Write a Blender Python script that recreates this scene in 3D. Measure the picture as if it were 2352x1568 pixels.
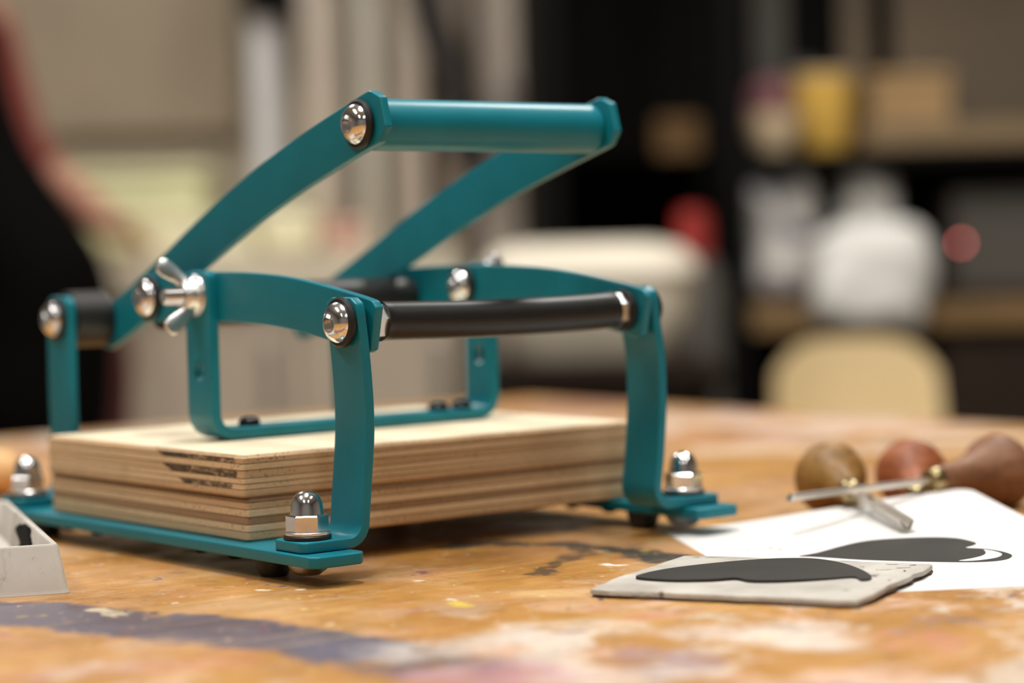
import bpy, bmesh, math, random
from mathutils import Vector, Matrix
PI = math.pi
random.seed(7)
for o in list(bpy.data.objects):
    bpy.data.objects.remove(o)
S = bpy.context.scene
COL = S.collection

# ------------------------------------------------------------------ frames
# press frame: millimetres, x along the press, y to the back, z = 0 on the base bars;
# the table top lies at z = -12.5 mm and 0.76 m above the floor.
TZ = -12.5
ZT = 0.76
def W(x, y, z):
    return Vector((x / 1000, y / 1000, (z - TZ) / 1000 + ZT))

F_PX = 5144.46
CAM = W(-489.607, -781.542, 117.108)
YAW, PITCH, ROLL = math.radians(51.043), math.radians(2.32), math.radians(-1.369)
def cam_axes():
    f = Vector((math.cos(PITCH) * math.cos(YAW), math.cos(PITCH) * math.sin(YAW), -math.sin(PITCH)))
    r = Vector((math.sin(YAW), -math.cos(YAW), 0)); u = r.cross(f)
    c, s = math.cos(ROLL), math.sin(ROLL)
    return c * r + s * u, -s * r + c * u, f
CR, CU, CF = cam_axes()
cam_data = bpy.data.cameras.new('camera')
cam = bpy.data.objects.new('camera', cam_data); COL.objects.link(cam)
m = Matrix((CR, CU, -CF)).transposed().to_4x4(); m.translation = CAM
cam.matrix_world = m
cam_data.sensor_fit = 'HORIZONTAL'; cam_data.sensor_width = 36
cam_data.lens = F_PX / 2352 * 36
cam_data.clip_start = 0.02; cam_data.clip_end = 60
cam_data.dof.use_dof = True
cam_data.dof.focus_distance = 0.884
cam_data.dof.aperture_fstop = 4.0
S.camera = cam

# the room frame: R to the right, D straight ahead, heights from the floor
RR = Vector((math.sin(YAW), -math.cos(YAW), 0)); DD = Vector((math.cos(YAW), math.sin(YAW), 0))
def room(r, d, z):
    p = Vector((CAM.x, CAM.y, 0)) + RR * r + DD * d
    return Vector((p.x, p.y, z))
def ray(px, py):
    return CF + CR * ((px - 1176) / F_PX) - CU * ((py - 784) / F_PX)
def seen(px, py, d):                     # room coordinates (r, z) of a sight line at distance d
    v = ray(px, py); t = d / v.dot(DD); p = CAM + v * t
    return (p - CAM).dot(RR), p.z
def on_table(px, py):
    v = ray(px, py); t = (ZT - CAM.z) / v.z; p = CAM + v * t
    return p.x, p.y

# ------------------------------------------------------------------ world, light, exposure
S.view_settings.view_transform = 'Standard'
S.view_settings.look = 'None'
S.view_settings.gamma = 1.0
S.view_settings.use_curve_mapping = False
S.view_settings.exposure = -0.16
w = bpy.data.worlds.new('world'); S.world = w; w.use_nodes = True
w.node_tree.nodes['Background'].inputs[0].default_value = (0.9, 0.85, 0.8, 1)
w.node_tree.nodes['Background'].inputs[1].default_value = 0.05
CEIL = 2.75
LAMPS = [  # r, d, size r, size d, watts
    (-0.08, 0.90, 0.24, 0.9, 37.0),
    (-1.25, 0.45, 0.26, 0.9, 17.0),
    (1.05, 0.45, 0.26, 0.9, 13.0),
    (-0.75, -1.35, 0.26, 0.9, 9.0),  # fill lamp added behind the camera to brighten upright faces
    (0.75, -1.35, 0.26, 0.9, 8.0),  # second added fill lamp, right of the camera
    (-1.0, 3.0, 0.26, 0.9, 27.0),
    (0.75, 2.55, 0.26, 0.9, 25.0),
]
for (r, d, sr, sd, e) in LAMPS:
    ld = bpy.data.lights.new('ceiling_lamp_light', 'AREA'); ld.shape = 'RECTANGLE'
    ld.size = sr; ld.size_y = sd; ld.energy = e; ld.color = (1.0, 0.975, 0.93)
    lo = bpy.data.objects.new('ceiling_lamp_light', ld); COL.objects.link(lo)
    lo.location = room(r, d, CEIL - 0.125)
    lo.rotation_euler = (0, 0, YAW - PI / 2)

# ------------------------------------------------------------------ object helpers
def tag(o, label=None, cat=None, group=None, kind=None):
    if label: o['label'] = label
    if cat: o['category'] = cat
    if group: o['group'] = group
    if kind: o['kind'] = kind
    return o
def empty(name, loc, label=None, cat=None, group=None):
    o = bpy.data.objects.new(name, None); COL.objects.link(o); o.location = loc
    o.empty_display_size = 0.02
    return tag(o, label, cat, group)
def link(name, me, mat=None, parent=None):
    o = bpy.data.objects.new(name, me); COL.objects.link(o)
    if mat: 
        me.materials.clear(); me.materials.append(mat)
    if parent:
        o.parent = parent
        bpy.context.view_layer.update()
        o.matrix_parent_inverse = parent.matrix_world.inverted()
    return o
def world_of(o):
    return o.matrix_world
def finish(bm, name, mat=None, parent=None, smooth=True, angle=35, bevel=0, seg=2, bangle=30):
    bmesh.ops.remove_doubles(bm, verts=bm.verts, dist=1e-7)
    bmesh.ops.recalc_face_normals(bm, faces=bm.faces)
    if bevel:
        es = [e for e in bm.edges if len(e.link_faces) == 2 and e.calc_face_angle(0) > math.radians(bangle)]
        bmesh.ops.bevel(bm, geom=es, offset=bevel, segments=seg, affect='EDGES', profile=0.6, clamp_overlap=True)
    me = bpy.data.meshes.new(name); bm.to_mesh(me); bm.free()
    if smooth:
        for p in me.polygons: p.use_smooth = True
        me.set_sharp_from_angle(angle=math.radians(angle))
    return link(name, me, mat, parent)
def add_box(bm, c, h, M=None):
    vs = []
    for sx in (-1, 1):
        for sy in (-1, 1):
            for sz in (-1, 1):
                p = Vector((c[0] + sx * h[0], c[1] + sy * h[1], c[2] + sz * h[2]))
                vs.append(bm.verts.new(M(p) if M else p))
    for q in ((0, 1, 3, 2), (4, 6, 7, 5), (0, 4, 5, 1), (2, 3, 7, 6), (0, 2, 6, 4), (1, 5, 7, 3)):
        bm.faces.new([vs[i] for i in q])
def mmbox(bm, x0, x1, y0, y1, z0, z1):
    a, b = W(x0, y0, z0), W(x1, y1, z1)
    add_box(bm, (a + b) / 2, (b - a) / 2)
def hexr(th, ap):
    k = (th % (PI / 3)) - PI / 6
    return ap / math.cos(k)
def add_lathe(bm, prof, origin, axis, n=24, scale=0.001, spin=0.0):
    """prof: (kind, radius, height); kind 'c' circle, 'h' hexagon (radius = apothem)"""
    axis = Vector(axis).normalized()
    up = Vector((0, 0, 1)) if abs(axis.z) < 0.9 else Vector((1, 0, 0))
    e1 = (up - axis * up.dot(axis)).normalized(); e2 = axis.cross(e1)
    rings = []
    for (k, r, h) in prof:
        if r <= 1e-6:
            rings.append([bm.verts.new(origin + axis * h * scale)]); continue
        ring = []
        for i in range(n):
            th = 2 * PI * i / n
            q = hexr(th, r) if k == 'h' else r
            ring.append(bm.verts.new(origin + axis * h * scale + (e1 * math.cos(th + spin) + e2 * math.sin(th + spin)) * q * scale))
        rings.append(ring)
    for A, B in zip(rings, rings[1:]):
        if len(A) == 1 and len(B) == 1: continue
        for i in range(n):
            j = (i + 1) % n
            if len(A) == 1: bm.faces.new((A[0], B[i], B[j]))
            elif len(B) == 1: bm.faces.new((A[i], B[0], A[j]))
            else: bm.faces.new((A[i], B[i], B[j], A[j]))
    for R_ in (rings[0], rings[-1]):
        if len(R_) > 2 and R_ is not None:
            try: bm.faces.new(R_)
            except ValueError: pass
def lathe(name, prof, origin, axis, mat, parent=None, n=24, scale=0.001, spin=0.0, angle=35, bevel=0):
    bm = bmesh.new(); add_lathe(bm, prof, origin, axis, n, scale, spin)
    return finish(bm, name, mat, parent, angle=angle, bevel=bevel, seg=1)
def crom(pts, k=6, closed=False):
    P = [Vector(p) for p in pts]; out = []; n = len(P)
    rng = range(n) if closed else range(n - 1)
    for i in rng:
        if closed: a, b, c, d = P[i - 1], P[i], P[(i + 1) % n], P[(i + 2) % n]
        else: a, b, c, d = P[max(i - 1, 0)], P[i], P[i + 1], P[min(i + 2, n - 1)]
        for j in range(k):
            t = j / k
            out.append(0.5 * ((2 * b) + (c - a) * t + (2 * a - 5 * b + 4 * c - d) * t * t + (3 * b - a - 3 * c + d) * t ** 3))
    if not closed: out.append(P[-1])
    return out
def ribbon(bm, path, hp, ho, co, mp):
    """flat bar: path of 2-D points, hp in-plane half size, ho out-of-plane half size, co centre"""
    n = len(path); prev = None
    for i in range(n):
        a = path[max(i - 1, 0)]; b = path[min(i + 1, n - 1)]
        t = (Vector(b) - Vector(a)).normalized(); nn = Vector((-t.y, t.x))
        h = hp[i] if isinstance(hp, (list, tuple)) else hp
        q = ho[i] if isinstance(ho, (list, tuple)) else ho
        p = Vector(path[i])
        ring = []
        for s, u in ((-1, -1), (1, -1), (1, 1), (-1, 1)):
            v = p + nn * h * s
            ring.append(bm.verts.new(mp(v.x, v.y, co + q * u)))
        if prev:
            for k in range(4):
                bm.faces.new((prev[k], prev[(k + 1) % 4], ring[(k + 1) % 4], ring[k]))
        else: bm.faces.new(ring)
        prev = ring
    bm.faces.new(prev)
def tube(bm, pts, r, n=16, caps=True):
    P = [Vector(p) for p in pts]; rings = []; e1 = None
    for i in range(len(P)):
        t = (P[min(i + 1, len(P) - 1)] - P[max(i - 1, 0)]).normalized()
        if e1 is None:
            up = Vector((0, 0, 1)) if abs(t.z) < 0.9 else Vector((1, 0, 0)); e1 = (up - t * up.dot(t)).normalized()
        else: e1 = (e1 - t * e1.dot(t)).normalized()
        e2 = t.cross(e1); q = r[i] if isinstance(r, (list, tuple)) else r
        rings.append([bm.verts.new(P[i] + (e1 * math.cos(2 * PI * k / n) + e2 * math.sin(2 * PI * k / n)) * q) for k in range(n)])
    for A, B in zip(rings, rings[1:]):
        for k in range(n): bm.faces.new((A[k], A[(k + 1) % n], B[(k + 1) % n], B[k]))
    if caps: bm.faces.new(rings[0]); bm.faces.new(rings[-1])
def bake(o):
    """replace a mesh by its evaluated (modified) shape"""
    dg = bpy.context.evaluated_depsgraph_get()
    me = bpy.data.meshes.new_from_object(o.evaluated_get(dg)); o.modifiers.clear(); o.data = me
    return o
def cut(o, cutter_bm):
    me = bpy.data.meshes.new('cutter'); cutter_bm.to_mesh(me); cutter_bm.free()
    c = bpy.data.objects.new('cutter', me); COL.objects.link(c)
    md = o.modifiers.new('cut', 'BOOLEAN'); md.object = c; md.operation = 'DIFFERENCE'; md.solver = 'EXACT'
    bake(o); bpy.data.objects.remove(c); bpy.data.meshes.remove(me)
    return o
def dup(root, name=None):
    r = root.copy(); COL.objects.link(r)
    for ch in list(root.children):
        c = ch.copy(); COL.objects.link(c); c.parent = r
        for g in list(ch.children):
            d = g.copy(); COL.objects.link(d); d.parent = c
    return r

# ------------------------------------------------------------------ material helpers
def lin(r, g, b):
    f = lambda c: (c / 255 / 12.92) if c / 255 <= 0.04045 else ((c / 255 + 0.055) / 1.055) ** 2.4
    return (f(r), f(g), f(b), 1)
class N:
    def __init__(s, name):
        s.m = bpy.data.materials.new(name); s.m.use_nodes = True; s.t = s.m.node_tree
        s.b = s.t.nodes['Principled BSDF']; s.tc = None
    def node(s, ty, **kw):
        n = s.t.nodes.new(ty)
        for k, v in kw.items(): setattr(n, k, v)
        return n
    def put(s, sock, v):
        if hasattr(v, 'is_output') or isinstance(v, bpy.types.NodeSocket): s.t.links.new(v, sock)
        else: sock.default_value = v
    def coord(s):
        if not s.tc: s.tc = s.node('ShaderNodeTexCoord')
        return s.tc.outputs['Object']
    def math(s, op, a, b=0.0, clamp=False):
        n = s.node('ShaderNodeMath', operation=op, use_clamp=clamp); s.put(n.inputs[0], a); s.put(n.inputs[1], b); return n.outputs[0]
    def vmath(s, op, a, b=(0, 0, 0), scale=None):
        n = s.node('ShaderNodeVectorMath', operation=op); s.put(n.inputs[0], a)
        if scale is None: s.put(n.inputs[1], b)
        else: s.put(n.inputs['Scale'], scale)
        return n.outputs['Value'] if op in ('LENGTH', 'DOT_PRODUCT') else n.outputs['Vector']
    def noise(s, scale, detail=4, rough=0.5, vec=None, stretch=None, color=False):
        v = vec or s.coord()
        if stretch:
            mp = s.node('ShaderNodeMapping'); s.put(mp.inputs['Vector'], v); mp.inputs['Scale'].default_value = stretch; v = mp.outputs[0]
        n = s.node('ShaderNodeTexNoise'); s.put(n.inputs['Vector'], v)
        n.inputs['Scale'].default_value = scale; n.inputs['Detail'].default_value = detail; n.inputs['Roughness'].default_value = rough
        return n.outputs['Color'] if color else n.outputs['Fac']
    def ramp(s, fac, stops):
        n = s.node('ShaderNodeValToRGB'); s.put(n.inputs[0], fac); cr = n.color_ramp
        while len(cr.elements) < len(stops): cr.elements.new(0.5)
        for e, (p, c) in zip(cr.elements, stops): e.position = p; e.color = c
        return n.outputs[0]
    def rng(s, v, a, b, c=0.0, d=1.0, smooth=True):
        n = s.node('ShaderNodeMapRange', interpolation_type='SMOOTHSTEP' if smooth else 'LINEAR')
        s.put(n.inputs[0], v); n.inputs[1].default_value = a; n.inputs[2].default_value = b; n.inputs[3].default_value = c; n.inputs[4].default_value = d
        return n.outputs[0]
    def mix(s, f, a, b):
        n = s.node('ShaderNodeMix', data_type='RGBA'); s.put(n.inputs[0], f); s.put(n.inputs[6], a); s.put(n.inputs[7], b); return n.outputs[2]
    def set(s, base=None, rough=None, metal=None, spec=None, coat=None, coatr=None, sheen=None):
        for k, v in (('Base Color', base), ('Roughness', rough), ('Metallic', metal), ('Specular IOR Level', spec), ('Coat Weight', coat), ('Coat Roughness', coatr), ('Sheen Weight', sheen)):
            if v is not None: s.put(s.b.inputs[k], v)
        return s
    def bump(s, h, strength, dist=0.001):
        n = s.node('ShaderNodeBump'); s.put(n.inputs['Height'], h); n.inputs['Strength'].default_value = strength; n.inputs['Distance'].default_value = dist
        s.put(s.b.inputs['Normal'], n.outputs[0]); return s
def plain(name, c, rough=0.5, metal=0.0, var=0.12, scale=30, bump=0.0, **kw):
    n = N(name); base = lin(*c)
    dark = tuple(x * (1 - var) for x in base[:3]) + (1,); lite = tuple(min(1, x * (1 + var)) for x in base[:3]) + (1,)
    f = n.noise(scale, 4); n.set(base=n.ramp(f, [(0.3, dark), (0.7, lite)]), rough=rough, metal=metal, **kw)
    if bump: n.bump(n.noise(scale * 6, 3), bump)
    return n.m

M = {}
def teal():
    n = N('teal_powder_coat'); f = n.noise(60, 3)
    n.set(base=n.ramp(f, [(0.3, (0.003, 0.168, 0.222, 1)), (0.7, (0.004, 0.186, 0.244, 1))]), rough=0.38, spec=0.34, coat=0.08, coatr=0.2)
    n.bump(n.noise(900, 2), 0.05, 0.0002); return n.m
M['teal'] = teal()
def zinc():
    n = N('zinc_plated_steel'); f = n.noise(220, 4)
    n.set(base=n.ramp(f, [(0.3, (0.74, 0.74, 0.75, 1)), (0.7, (0.84, 0.84, 0.84, 1))]), rough=n.rng(n.noise(140, 3), 0.3, 0.7, 0.10, 0.20), metal=1.0)
    n.bump(n.noise(500, 3), 0.06, 0.0002); return n.m
M['zinc'] = zinc()
def zinc_matt():
    n = N('zinc_plated_nut'); f = n.noise(300, 4)
    n.set(base=n.ramp(f, [(0.3, (0.70, 0.70, 0.70, 1)), (0.7, (0.82, 0.815, 0.80, 1))]), rough=0.30, metal=1.0)
    n.bump(n.noise(600, 3), 0.1, 0.0002); return n.m
M['nut'] = zinc_matt()
def rubber(name, v, rough):
    n = N(name); f = n.noise(160, 5, 0.6)
    sc = n.noise(90, 6, 0.7, stretch=(1, 6, 6))
    base = n.ramp(f, [(0.3, (v * 0.8, v * 0.78, v * 0.75, 1)), (0.7, (v * 1.2, v * 1.15, v * 1.1, 1))])
    n.set(base=n.mix(n.rng(sc, 0.66, 0.78, 0, 0.35), base, (0.09, 0.085, 0.08, 1)), rough=rough, spec=0.5)
    n.bump(n.noise(400, 3), 0.08, 0.0003); return n.m
M['rubber'] = rubber('black_rubber', 0.0085, 0.42)
M['rubber_washer'] = rubber('black_rubber_washer', 0.008, 0.5)
M['black_steel'] = plain('black_screw', (22, 21, 21), 0.25, 0.4, spec=0.6)

def ply(name, a, b, speck, seed, ink=None):
    n = N(name); co = n.coord()
    gx = n.noise(26, 5, 0.6, stretch=(1, 9, 34)); gy = n.noise(26, 5, 0.6, stretch=(9, 1, 34))
    geo = n.node('ShaderNodeNewGeometry'); nx = n.vmath('DOT_PRODUCT', geo.outputs['Normal'], (1, 0, 0)); nx = n.math('ABSOLUTE', nx)
    # end grain shows pores on the faces across the ply's fibre, long grain on the other
    pores = n.noise(900, 2, 0.5); por = n.rng(pores, 0.56, 0.66)
    patch = n.rng(n.noise(45, 3), 0.35, 0.65, 0.35, 1.0)
    long_ = n.ramp(n.math('ADD', n.math('MULTIPLY', gy, 0.75), n.math('MULTIPLY', n.noise(16, 3), 0.35)), [(0.32, a), (0.78, b)])
    end_c = tuple(0.5 * x + 0.5 * y for x, y in zip(a, b))
    dk = tuple(x * 0.45 for x in a[:3]) + (1,)
    endg = n.mix(n.math('MULTIPLY', por, patch), end_c, dk)
    longd = n.mix(n.math('MULTIPLY', n.rng(n.noise(70, 6, 0.7, stretch=(2, 2, 22)), 0.62, 0.72), 0.5), long_, dk)
    onx = n.rng(nx, 0.5, 0.9)
    c = n.mix(onx, endg if speck == 'front' else longd, longd if speck == 'front' else endg)
    # general grubbiness of the cut edge
    c = n.mix(n.rng(n.noise(34, 5, 0.65), 0.55, 0.8, 0, 0.45), c, tuple(x * 0.55 for x in a[:3]) + (1,))
    if ink:
        (y0, y1, sl, zc) = ink
        sep = n.node('ShaderNodeSeparateXYZ'); n.put(sep.inputs[0], co)
        yy = n.math('MULTIPLY', sep.outputs[1], 1000); zz = n.math('MULTIPLY', n.math('ADD', sep.outputs[2], -(ZT - TZ / 1000)), 1000)
        wob = n.math('MULTIPLY', n.math('SUBTRACT', n.noise(150, 5, 0.7), 0.5), 7.0)
        far = n.math('ADD', n.math('ADD', yy, wob), n.math('MULTIPLY', n.math('SUBTRACT', zz, zc), -sl))
        mk = n.math('MULTIPLY', n.rng(far, y1, y1 - 2.5), n.rng(n.math('ADD', yy, wob), y0 - 1.5, y0 + 1.5))
        mk = n.math('MULTIPLY', mk, n.rng(nx, 0.6, 0.9))
        brk = n.rng(n.noise(420, 4, 0.75, stretch=(1, 0.5, 2.2)), 0.36, 0.52, 0.0, 1.0)
        brk2 = n.rng(yy, 44, 30, 1.0, 0.92)
        mk = n.math('MULTIPLY', mk, n.math('MAXIMUM', n.math('MULTIPLY', brk, 0.95), n.rng(n.noise(30, 3), 0.45, 0.6, 0.2, 0.8)))
        c = n.mix(n.math('MULTIPLY', mk, brk2), c, (0.020, 0.014, 0.011, 1))
    n.set(base=c, rough=0.62, spec=0.3)
    n.bump(n.math('ADD', n.math('MULTIPLY', por, -0.5), n.math('MULTIPLY', gx, 0.6)), 0.35, 0.0003)
    return n.m
def face_veneer():
    n = N('birch_face_veneer')
    g = n.noise(7, 6, 0.55, stretch=(2, 26, 1)); g2 = n.noise(40, 4, 0.6, stretch=(1, 12, 1))
    f = n.math('ADD', n.math('MULTIPLY', g, 0.7), n.math('MULTIPLY', g2, 0.3))
    n.set(base=n.ramp(f, [(0.32, lin(232, 212, 176)), (0.52, lin(243, 228, 198)), (0.7, lin(248, 238, 216))]), rough=0.45, spec=0.35)
    n.bump(g2, 0.05, 0.0003); return n.m
LIGHT_A, LIGHT_B = lin(214, 182, 142), lin(240, 212, 172)
DARK_A, DARK_B = lin(150, 118, 88), lin(184, 150, 114)
MED_A, MED_B = lin(190, 156, 118), lin(222, 190, 150)
M['veneer'] = face_veneer()
M['glue'] = plain('dark_glue_line', (84, 58, 38), 0.8)

# table top: orange wood under years of paint and ink
def table_material():
    n = N('paint_stained_table_top'); co = n.coord()
    big = n.noise(9, 6, 0.6); fine = n.noise(60, 6, 0.65, stretch=(1, 3.2, 1)); tiny = n.noise(420, 4, 0.6)
    f = n.math('ADD', n.math('MULTIPLY', big, 0.55), n.math('ADD', n.math('MULTIPLY', fine, 0.33), n.math('MULTIPLY', tiny, 0.12)))
    c = n.ramp(f, [(0.30, lin(118, 78, 30)), (0.45, lin(168, 116, 50)), (0.56, lin(184, 134, 64)), (0.70, lin(204, 160, 92))])
    warp = n.vmath('SCALE', n.vmath('SUBTRACT', n.noise(22, 5, 0.65, color=True), (0.5, 0.5, 0.5)), scale=0.05)
    wco = n.vmath('ADD', co, warp)
    def capsule(p, q, hw, feather=0.5):
        a = Vector((p[0], p[1], 0)); b = Vector((q[0], q[1], 0)); ba = b - a; l2 = max(ba.dot(ba), 1e-9)
        pa = n.vmath('SUBTRACT', n.vmath('MULTIPLY', wco, (1, 1, 0)), tuple(a))
        h = n.math('MULTIPLY', n.vmath('DOT_PRODUCT', pa, tuple(ba)), 1 / l2, clamp=True)
        d = n.vmath('LENGTH', n.vmath('SUBTRACT', pa, n.vmath('SCALE', tuple(ba), scale=h)))
        return n.rng(d, hw, hw * (1 - feather))
    # zones where the paint is thick: the right foreground and the far half
    zone = n.math('MAXIMUM', capsule(on_table(1450, 1530), on_table(2700, 1420), 0.18, 0.7), capsule((0.25, 0.62), (0.62, 0.36), 0.26, 0.6))
    zone2 = capsule(on_table(200, 1560), on_table(1400, 1560), 0.05, 0.8)
    zone = n.math('MAXIMUM', zone, n.math('MULTIPLY', zone2, 0.7))
    low = n.math('MAXIMUM', zone, 0.16)
    def blot(scale, lo, hi, col, k, seed, base):
        v = n.vmath('ADD', wco, (seed, seed * 0.7, 0))
        mk = n.rng(n.noise(scale, 5, 0.62, vec=v), lo, hi)
        return n.mix(n.math('MULTIPLY', n.math('MULTIPLY', mk, k), low), base, col)
    c = blot(14, 0.50, 0.60, lin(216, 180, 158), 0.85, 3.1, c)
    c = blot(17, 0.50, 0.60, lin(214, 202, 188), 0.85, 7.7, c)
    c = blot(15, 0.55, 0.64, lin(196, 128, 112), 0.75, 11.3, c)
    c = blot(20, 0.57, 0.64, lin(150, 122, 130), 0.7, 17.9, c)
    c = blot(19, 0.60, 0.68, lin(120, 104, 90), 0.6, 23.9, c)
    def stroke(c, pts, hw, col, k, feather=0.45, rag=(0.35, 0.55)):
        mk = None
        for p, q in zip(pts, pts[1:]):
            t = capsule(on_table(*p), on_table(*q), hw, feather); mk = t if mk is None else n.math('MAXIMUM', mk, t)
        r = n.rng(n.noise(75, 6, 0.7, stretch=(1, 1, 1)), rag[0], rag[1], 0.25, 1.0)
        return n.mix(n.math('MULTIPLY', n.math('MULTIPLY', mk, r), k), c, col)
    c = stroke(c, [(-260, 1398), (250, 1424), (560, 1455), (760, 1488)], 0.028, lin(74, 72, 92), 0.92, 0.3, (0.2, 0.45))
    c = stroke(c, [(760, 1490), (1060, 1540)], 0.026, lin(88, 86, 104), 0.7, 0.6)
    c = stroke(c, [(215, 1402), (290, 1410)], 0.007, lin(206, 190, 160), 0.9, 0.5)
    c = stroke(c, [(960, 1490), (1180, 1462), (1400, 1440)], 0.026, lin(216, 206, 196), 0.6, 0.7)
    c = stroke(c, [(1090, 1560), (1220, 1545)], 0.024, lin(186, 138, 150), 0.8, 0.6)
    c = stroke(c, [(1640, 1450), (1850, 1480)], 0.022, lin(222, 210, 200), 0.6, 0.7)
    c = stroke(c, [(1330, 1560), (1520, 1545)], 0.02, lin(216, 200, 190), 0.6, 0.7)
    c = stroke(c, [(1035, 1252), (1180, 1250), (1330, 1252), (1440, 1268), (1545, 1283)], 0.011, lin(38, 40, 40), 0.95, 0.5, (0.3, 0.5))
    c = stroke(c, [(1330, 1254), (1290, 1285), (1255, 1318)], 0.007, lin(66, 54, 40), 0.85, 0.5, (0.35, 0.5))
    c = stroke(c, [(1150, 1205), (1400, 1222)], 0.012, lin(58, 48, 38), 0.6, 0.6)  # shadow by the press, painted into the table colour
    c = stroke(c, [(1428, 1297), (1450, 1298)], 0.004, lin(240, 235, 228), 0.9, 0.6)
    c = stroke(c, [(1230, 1366), (1330, 1360)], 0.012, lin(206, 172, 116), 0.7, 0.6)
    c = stroke(c, [(1035, 1383), (1060, 1386)], 0.006, lin(214, 190, 60), 0.8, 0.6)
    c = stroke(c, [(1560, 962), (2100, 984)], 0.06, lin(220, 188, 164), 0.95, 0.75, (0.2, 0.5))
    c = stroke(c, [(1280, 935), (1480, 922)], 0.06, lin(166, 120, 104), 0.85, 0.75, (0.2, 0.5))
    c = stroke(c, [(1640, 1040), (2340, 1030)], 0.035, lin(222, 190, 150), 0.75, 0.8, (0.25, 0.55))
    c = stroke(c, [(1560, 1000), (1780, 1010)], 0.03, lin(206, 156, 134), 0.85, 0.8, (0.2, 0.5))
    c = stroke(c, [(2150, 1005), (2400, 1000)], 0.03, lin(228, 208, 184), 0.9, 0.8, (0.2, 0.5))
    # small flecks of every colour
    vo = n.node('ShaderNodeTexVoronoi'); n.put(vo.inputs['Vector'], wco); vo.inputs['Scale'].default_value = 85
    hs = n.node('ShaderNodeSeparateColor'); n.put(hs.inputs[0], vo.outputs['Color'])
    pick = n.math('MULTIPLY', n.rng(hs.outputs[0], 0.80, 0.81), n.rng(vo.outputs['Distance'], 0.30, 0.16))
    fc = n.ramp(hs.outputs[1], [(0.0, lin(60, 120, 90)), (0.2, lin(228, 214, 190)), (0.4, lin(150, 50, 50)), (0.55, lin(40, 70, 120)), (0.7, lin(50, 40, 34)), (0.85, lin(214, 190, 80)), (1.0, lin(240, 232, 220))])
    c = n.mix(n.math('MULTIPLY', pick, 0.75), c, fc)
    v2 = n.node('ShaderNodeTexVoronoi'); n.put(v2.inputs['Vector'], wco); v2.inputs['Scale'].default_value = 230
    h2 = n.node('ShaderNodeSeparateColor'); n.put(h2.inputs[0], v2.outputs['Color'])
    c = n.mix(n.math('MULTIPLY', n.math('MULTIPLY', n.rng(h2.outputs[0], 0.88, 0.89), n.rng(v2.outputs['Distance'], 0.34, 0.2)), 0.7), c, n.ramp(h2.outputs[1], [(0.0, lin(60, 44, 30)), (0.5, lin(232, 206, 166)), (1.0, lin(90, 62, 40))]))
    # pale knife scratches
    for (rz, s) in ((0.5, 1.0), (-0.9, 2.3), (1.35, 4.1)):
        mp = n.node('ShaderNodeMapping'); n.put(mp.inputs['Vector'], co); mp.inputs['Rotation'].default_value = (0, 0, rz); mp.inputs['Scale'].default_value = (6, 260, 1); mp.inputs['Location'].default_value = (s, s, 0)
        nz = n.noise(1.0, 3, 0.6, vec=mp.outputs[0])
        c = n.mix(n.rng(nz, 0.65, 0.71, 0, 0.28), c, lin(226, 190, 130))
    c = n.mix(n.rng(n.noise(30, 6, 0.7), 0.57, 0.72, 0, 0.55), c, lin(92, 60, 28))
    c = n.mix(n.rng(n.noise(95, 6, 0.75), 0.60, 0.70, 0, 0.5), c, lin(84, 56, 30))
    c = n.mix(n.rng(n.noise(70, 6, 0.75, vec=n.vmath('ADD', co, (3.3, 1.7, 0))), 0.62, 0.70, 0, 0.45), c, lin(222, 190, 140))
    n.set(base=c, rough=n.rng(n.noise(40, 4), 0.3, 0.7, 0.32, 0.52), spec=0.5)
    n.bump(n.math('ADD', n.noise(160, 5), n.math('MULTIPLY', tiny, 0.3)), 0.12, 0.0006)
    return n.m

# ------------------------------------------------------------------ the room
def struct(name, bm, mat, **kw):
    o = finish(bm, name, mat, smooth=False, **kw); o['kind'] = 'structure'; return o
RX0, RX1, RD0, RD1 = -3.2, 3.4, -2.6, 4.75
def roombox(bm, r0, r1, d0, d1, z0, z1):
    add_box(bm, ((r0 + r1) / 2, (d0 + d1) / 2, (z0 + z1) / 2), ((r1 - r0) / 2, (d1 - d0) / 2, (z1 - z0) / 2), lambda p: room(p.x, p.y, p.z))
M['wall'] = plain('plaster_wall', (196, 184, 164), 0.85, var=0.05, scale=3)
M['floor'] = plain('grey_floor', (116, 106, 96), 0.6, var=0.15, scale=8)
M['plain_wall'] = plain('white_plaster_wall', (164, 161, 156), 0.85, var=0.04, scale=3)
M['ceiling'] = plain('white_ceiling', (222, 221, 219), 0.9, var=0.03, scale=4)
for nm, a in (('floor', (RX0, RX1, RD0, RD1, -0.1, 0)), ('ceiling', (RX0, RX1, RD0, RD1, CEIL, CEIL + 0.1)),
              ('wall_back', (RX0, RX1, RD1, RD1 + 0.1, 0, CEIL)), ('wall_front', (RX0, RX1, RD0 - 0.1, RD0, 0, CEIL)),
              ('wall_left', (RX0 - 0.1, RX0, RD0, RD1, 0, CEIL)), ('wall_right', (RX1, RX1 + 0.1, RD0, RD1, 0, CEIL))):
    bm = bmesh.new(); roombox(bm, *a); struct(nm, bm, M['wall'] if nm == 'wall_back' else M['plain_wall'] if nm.startswith('wall') else M[nm])
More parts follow.
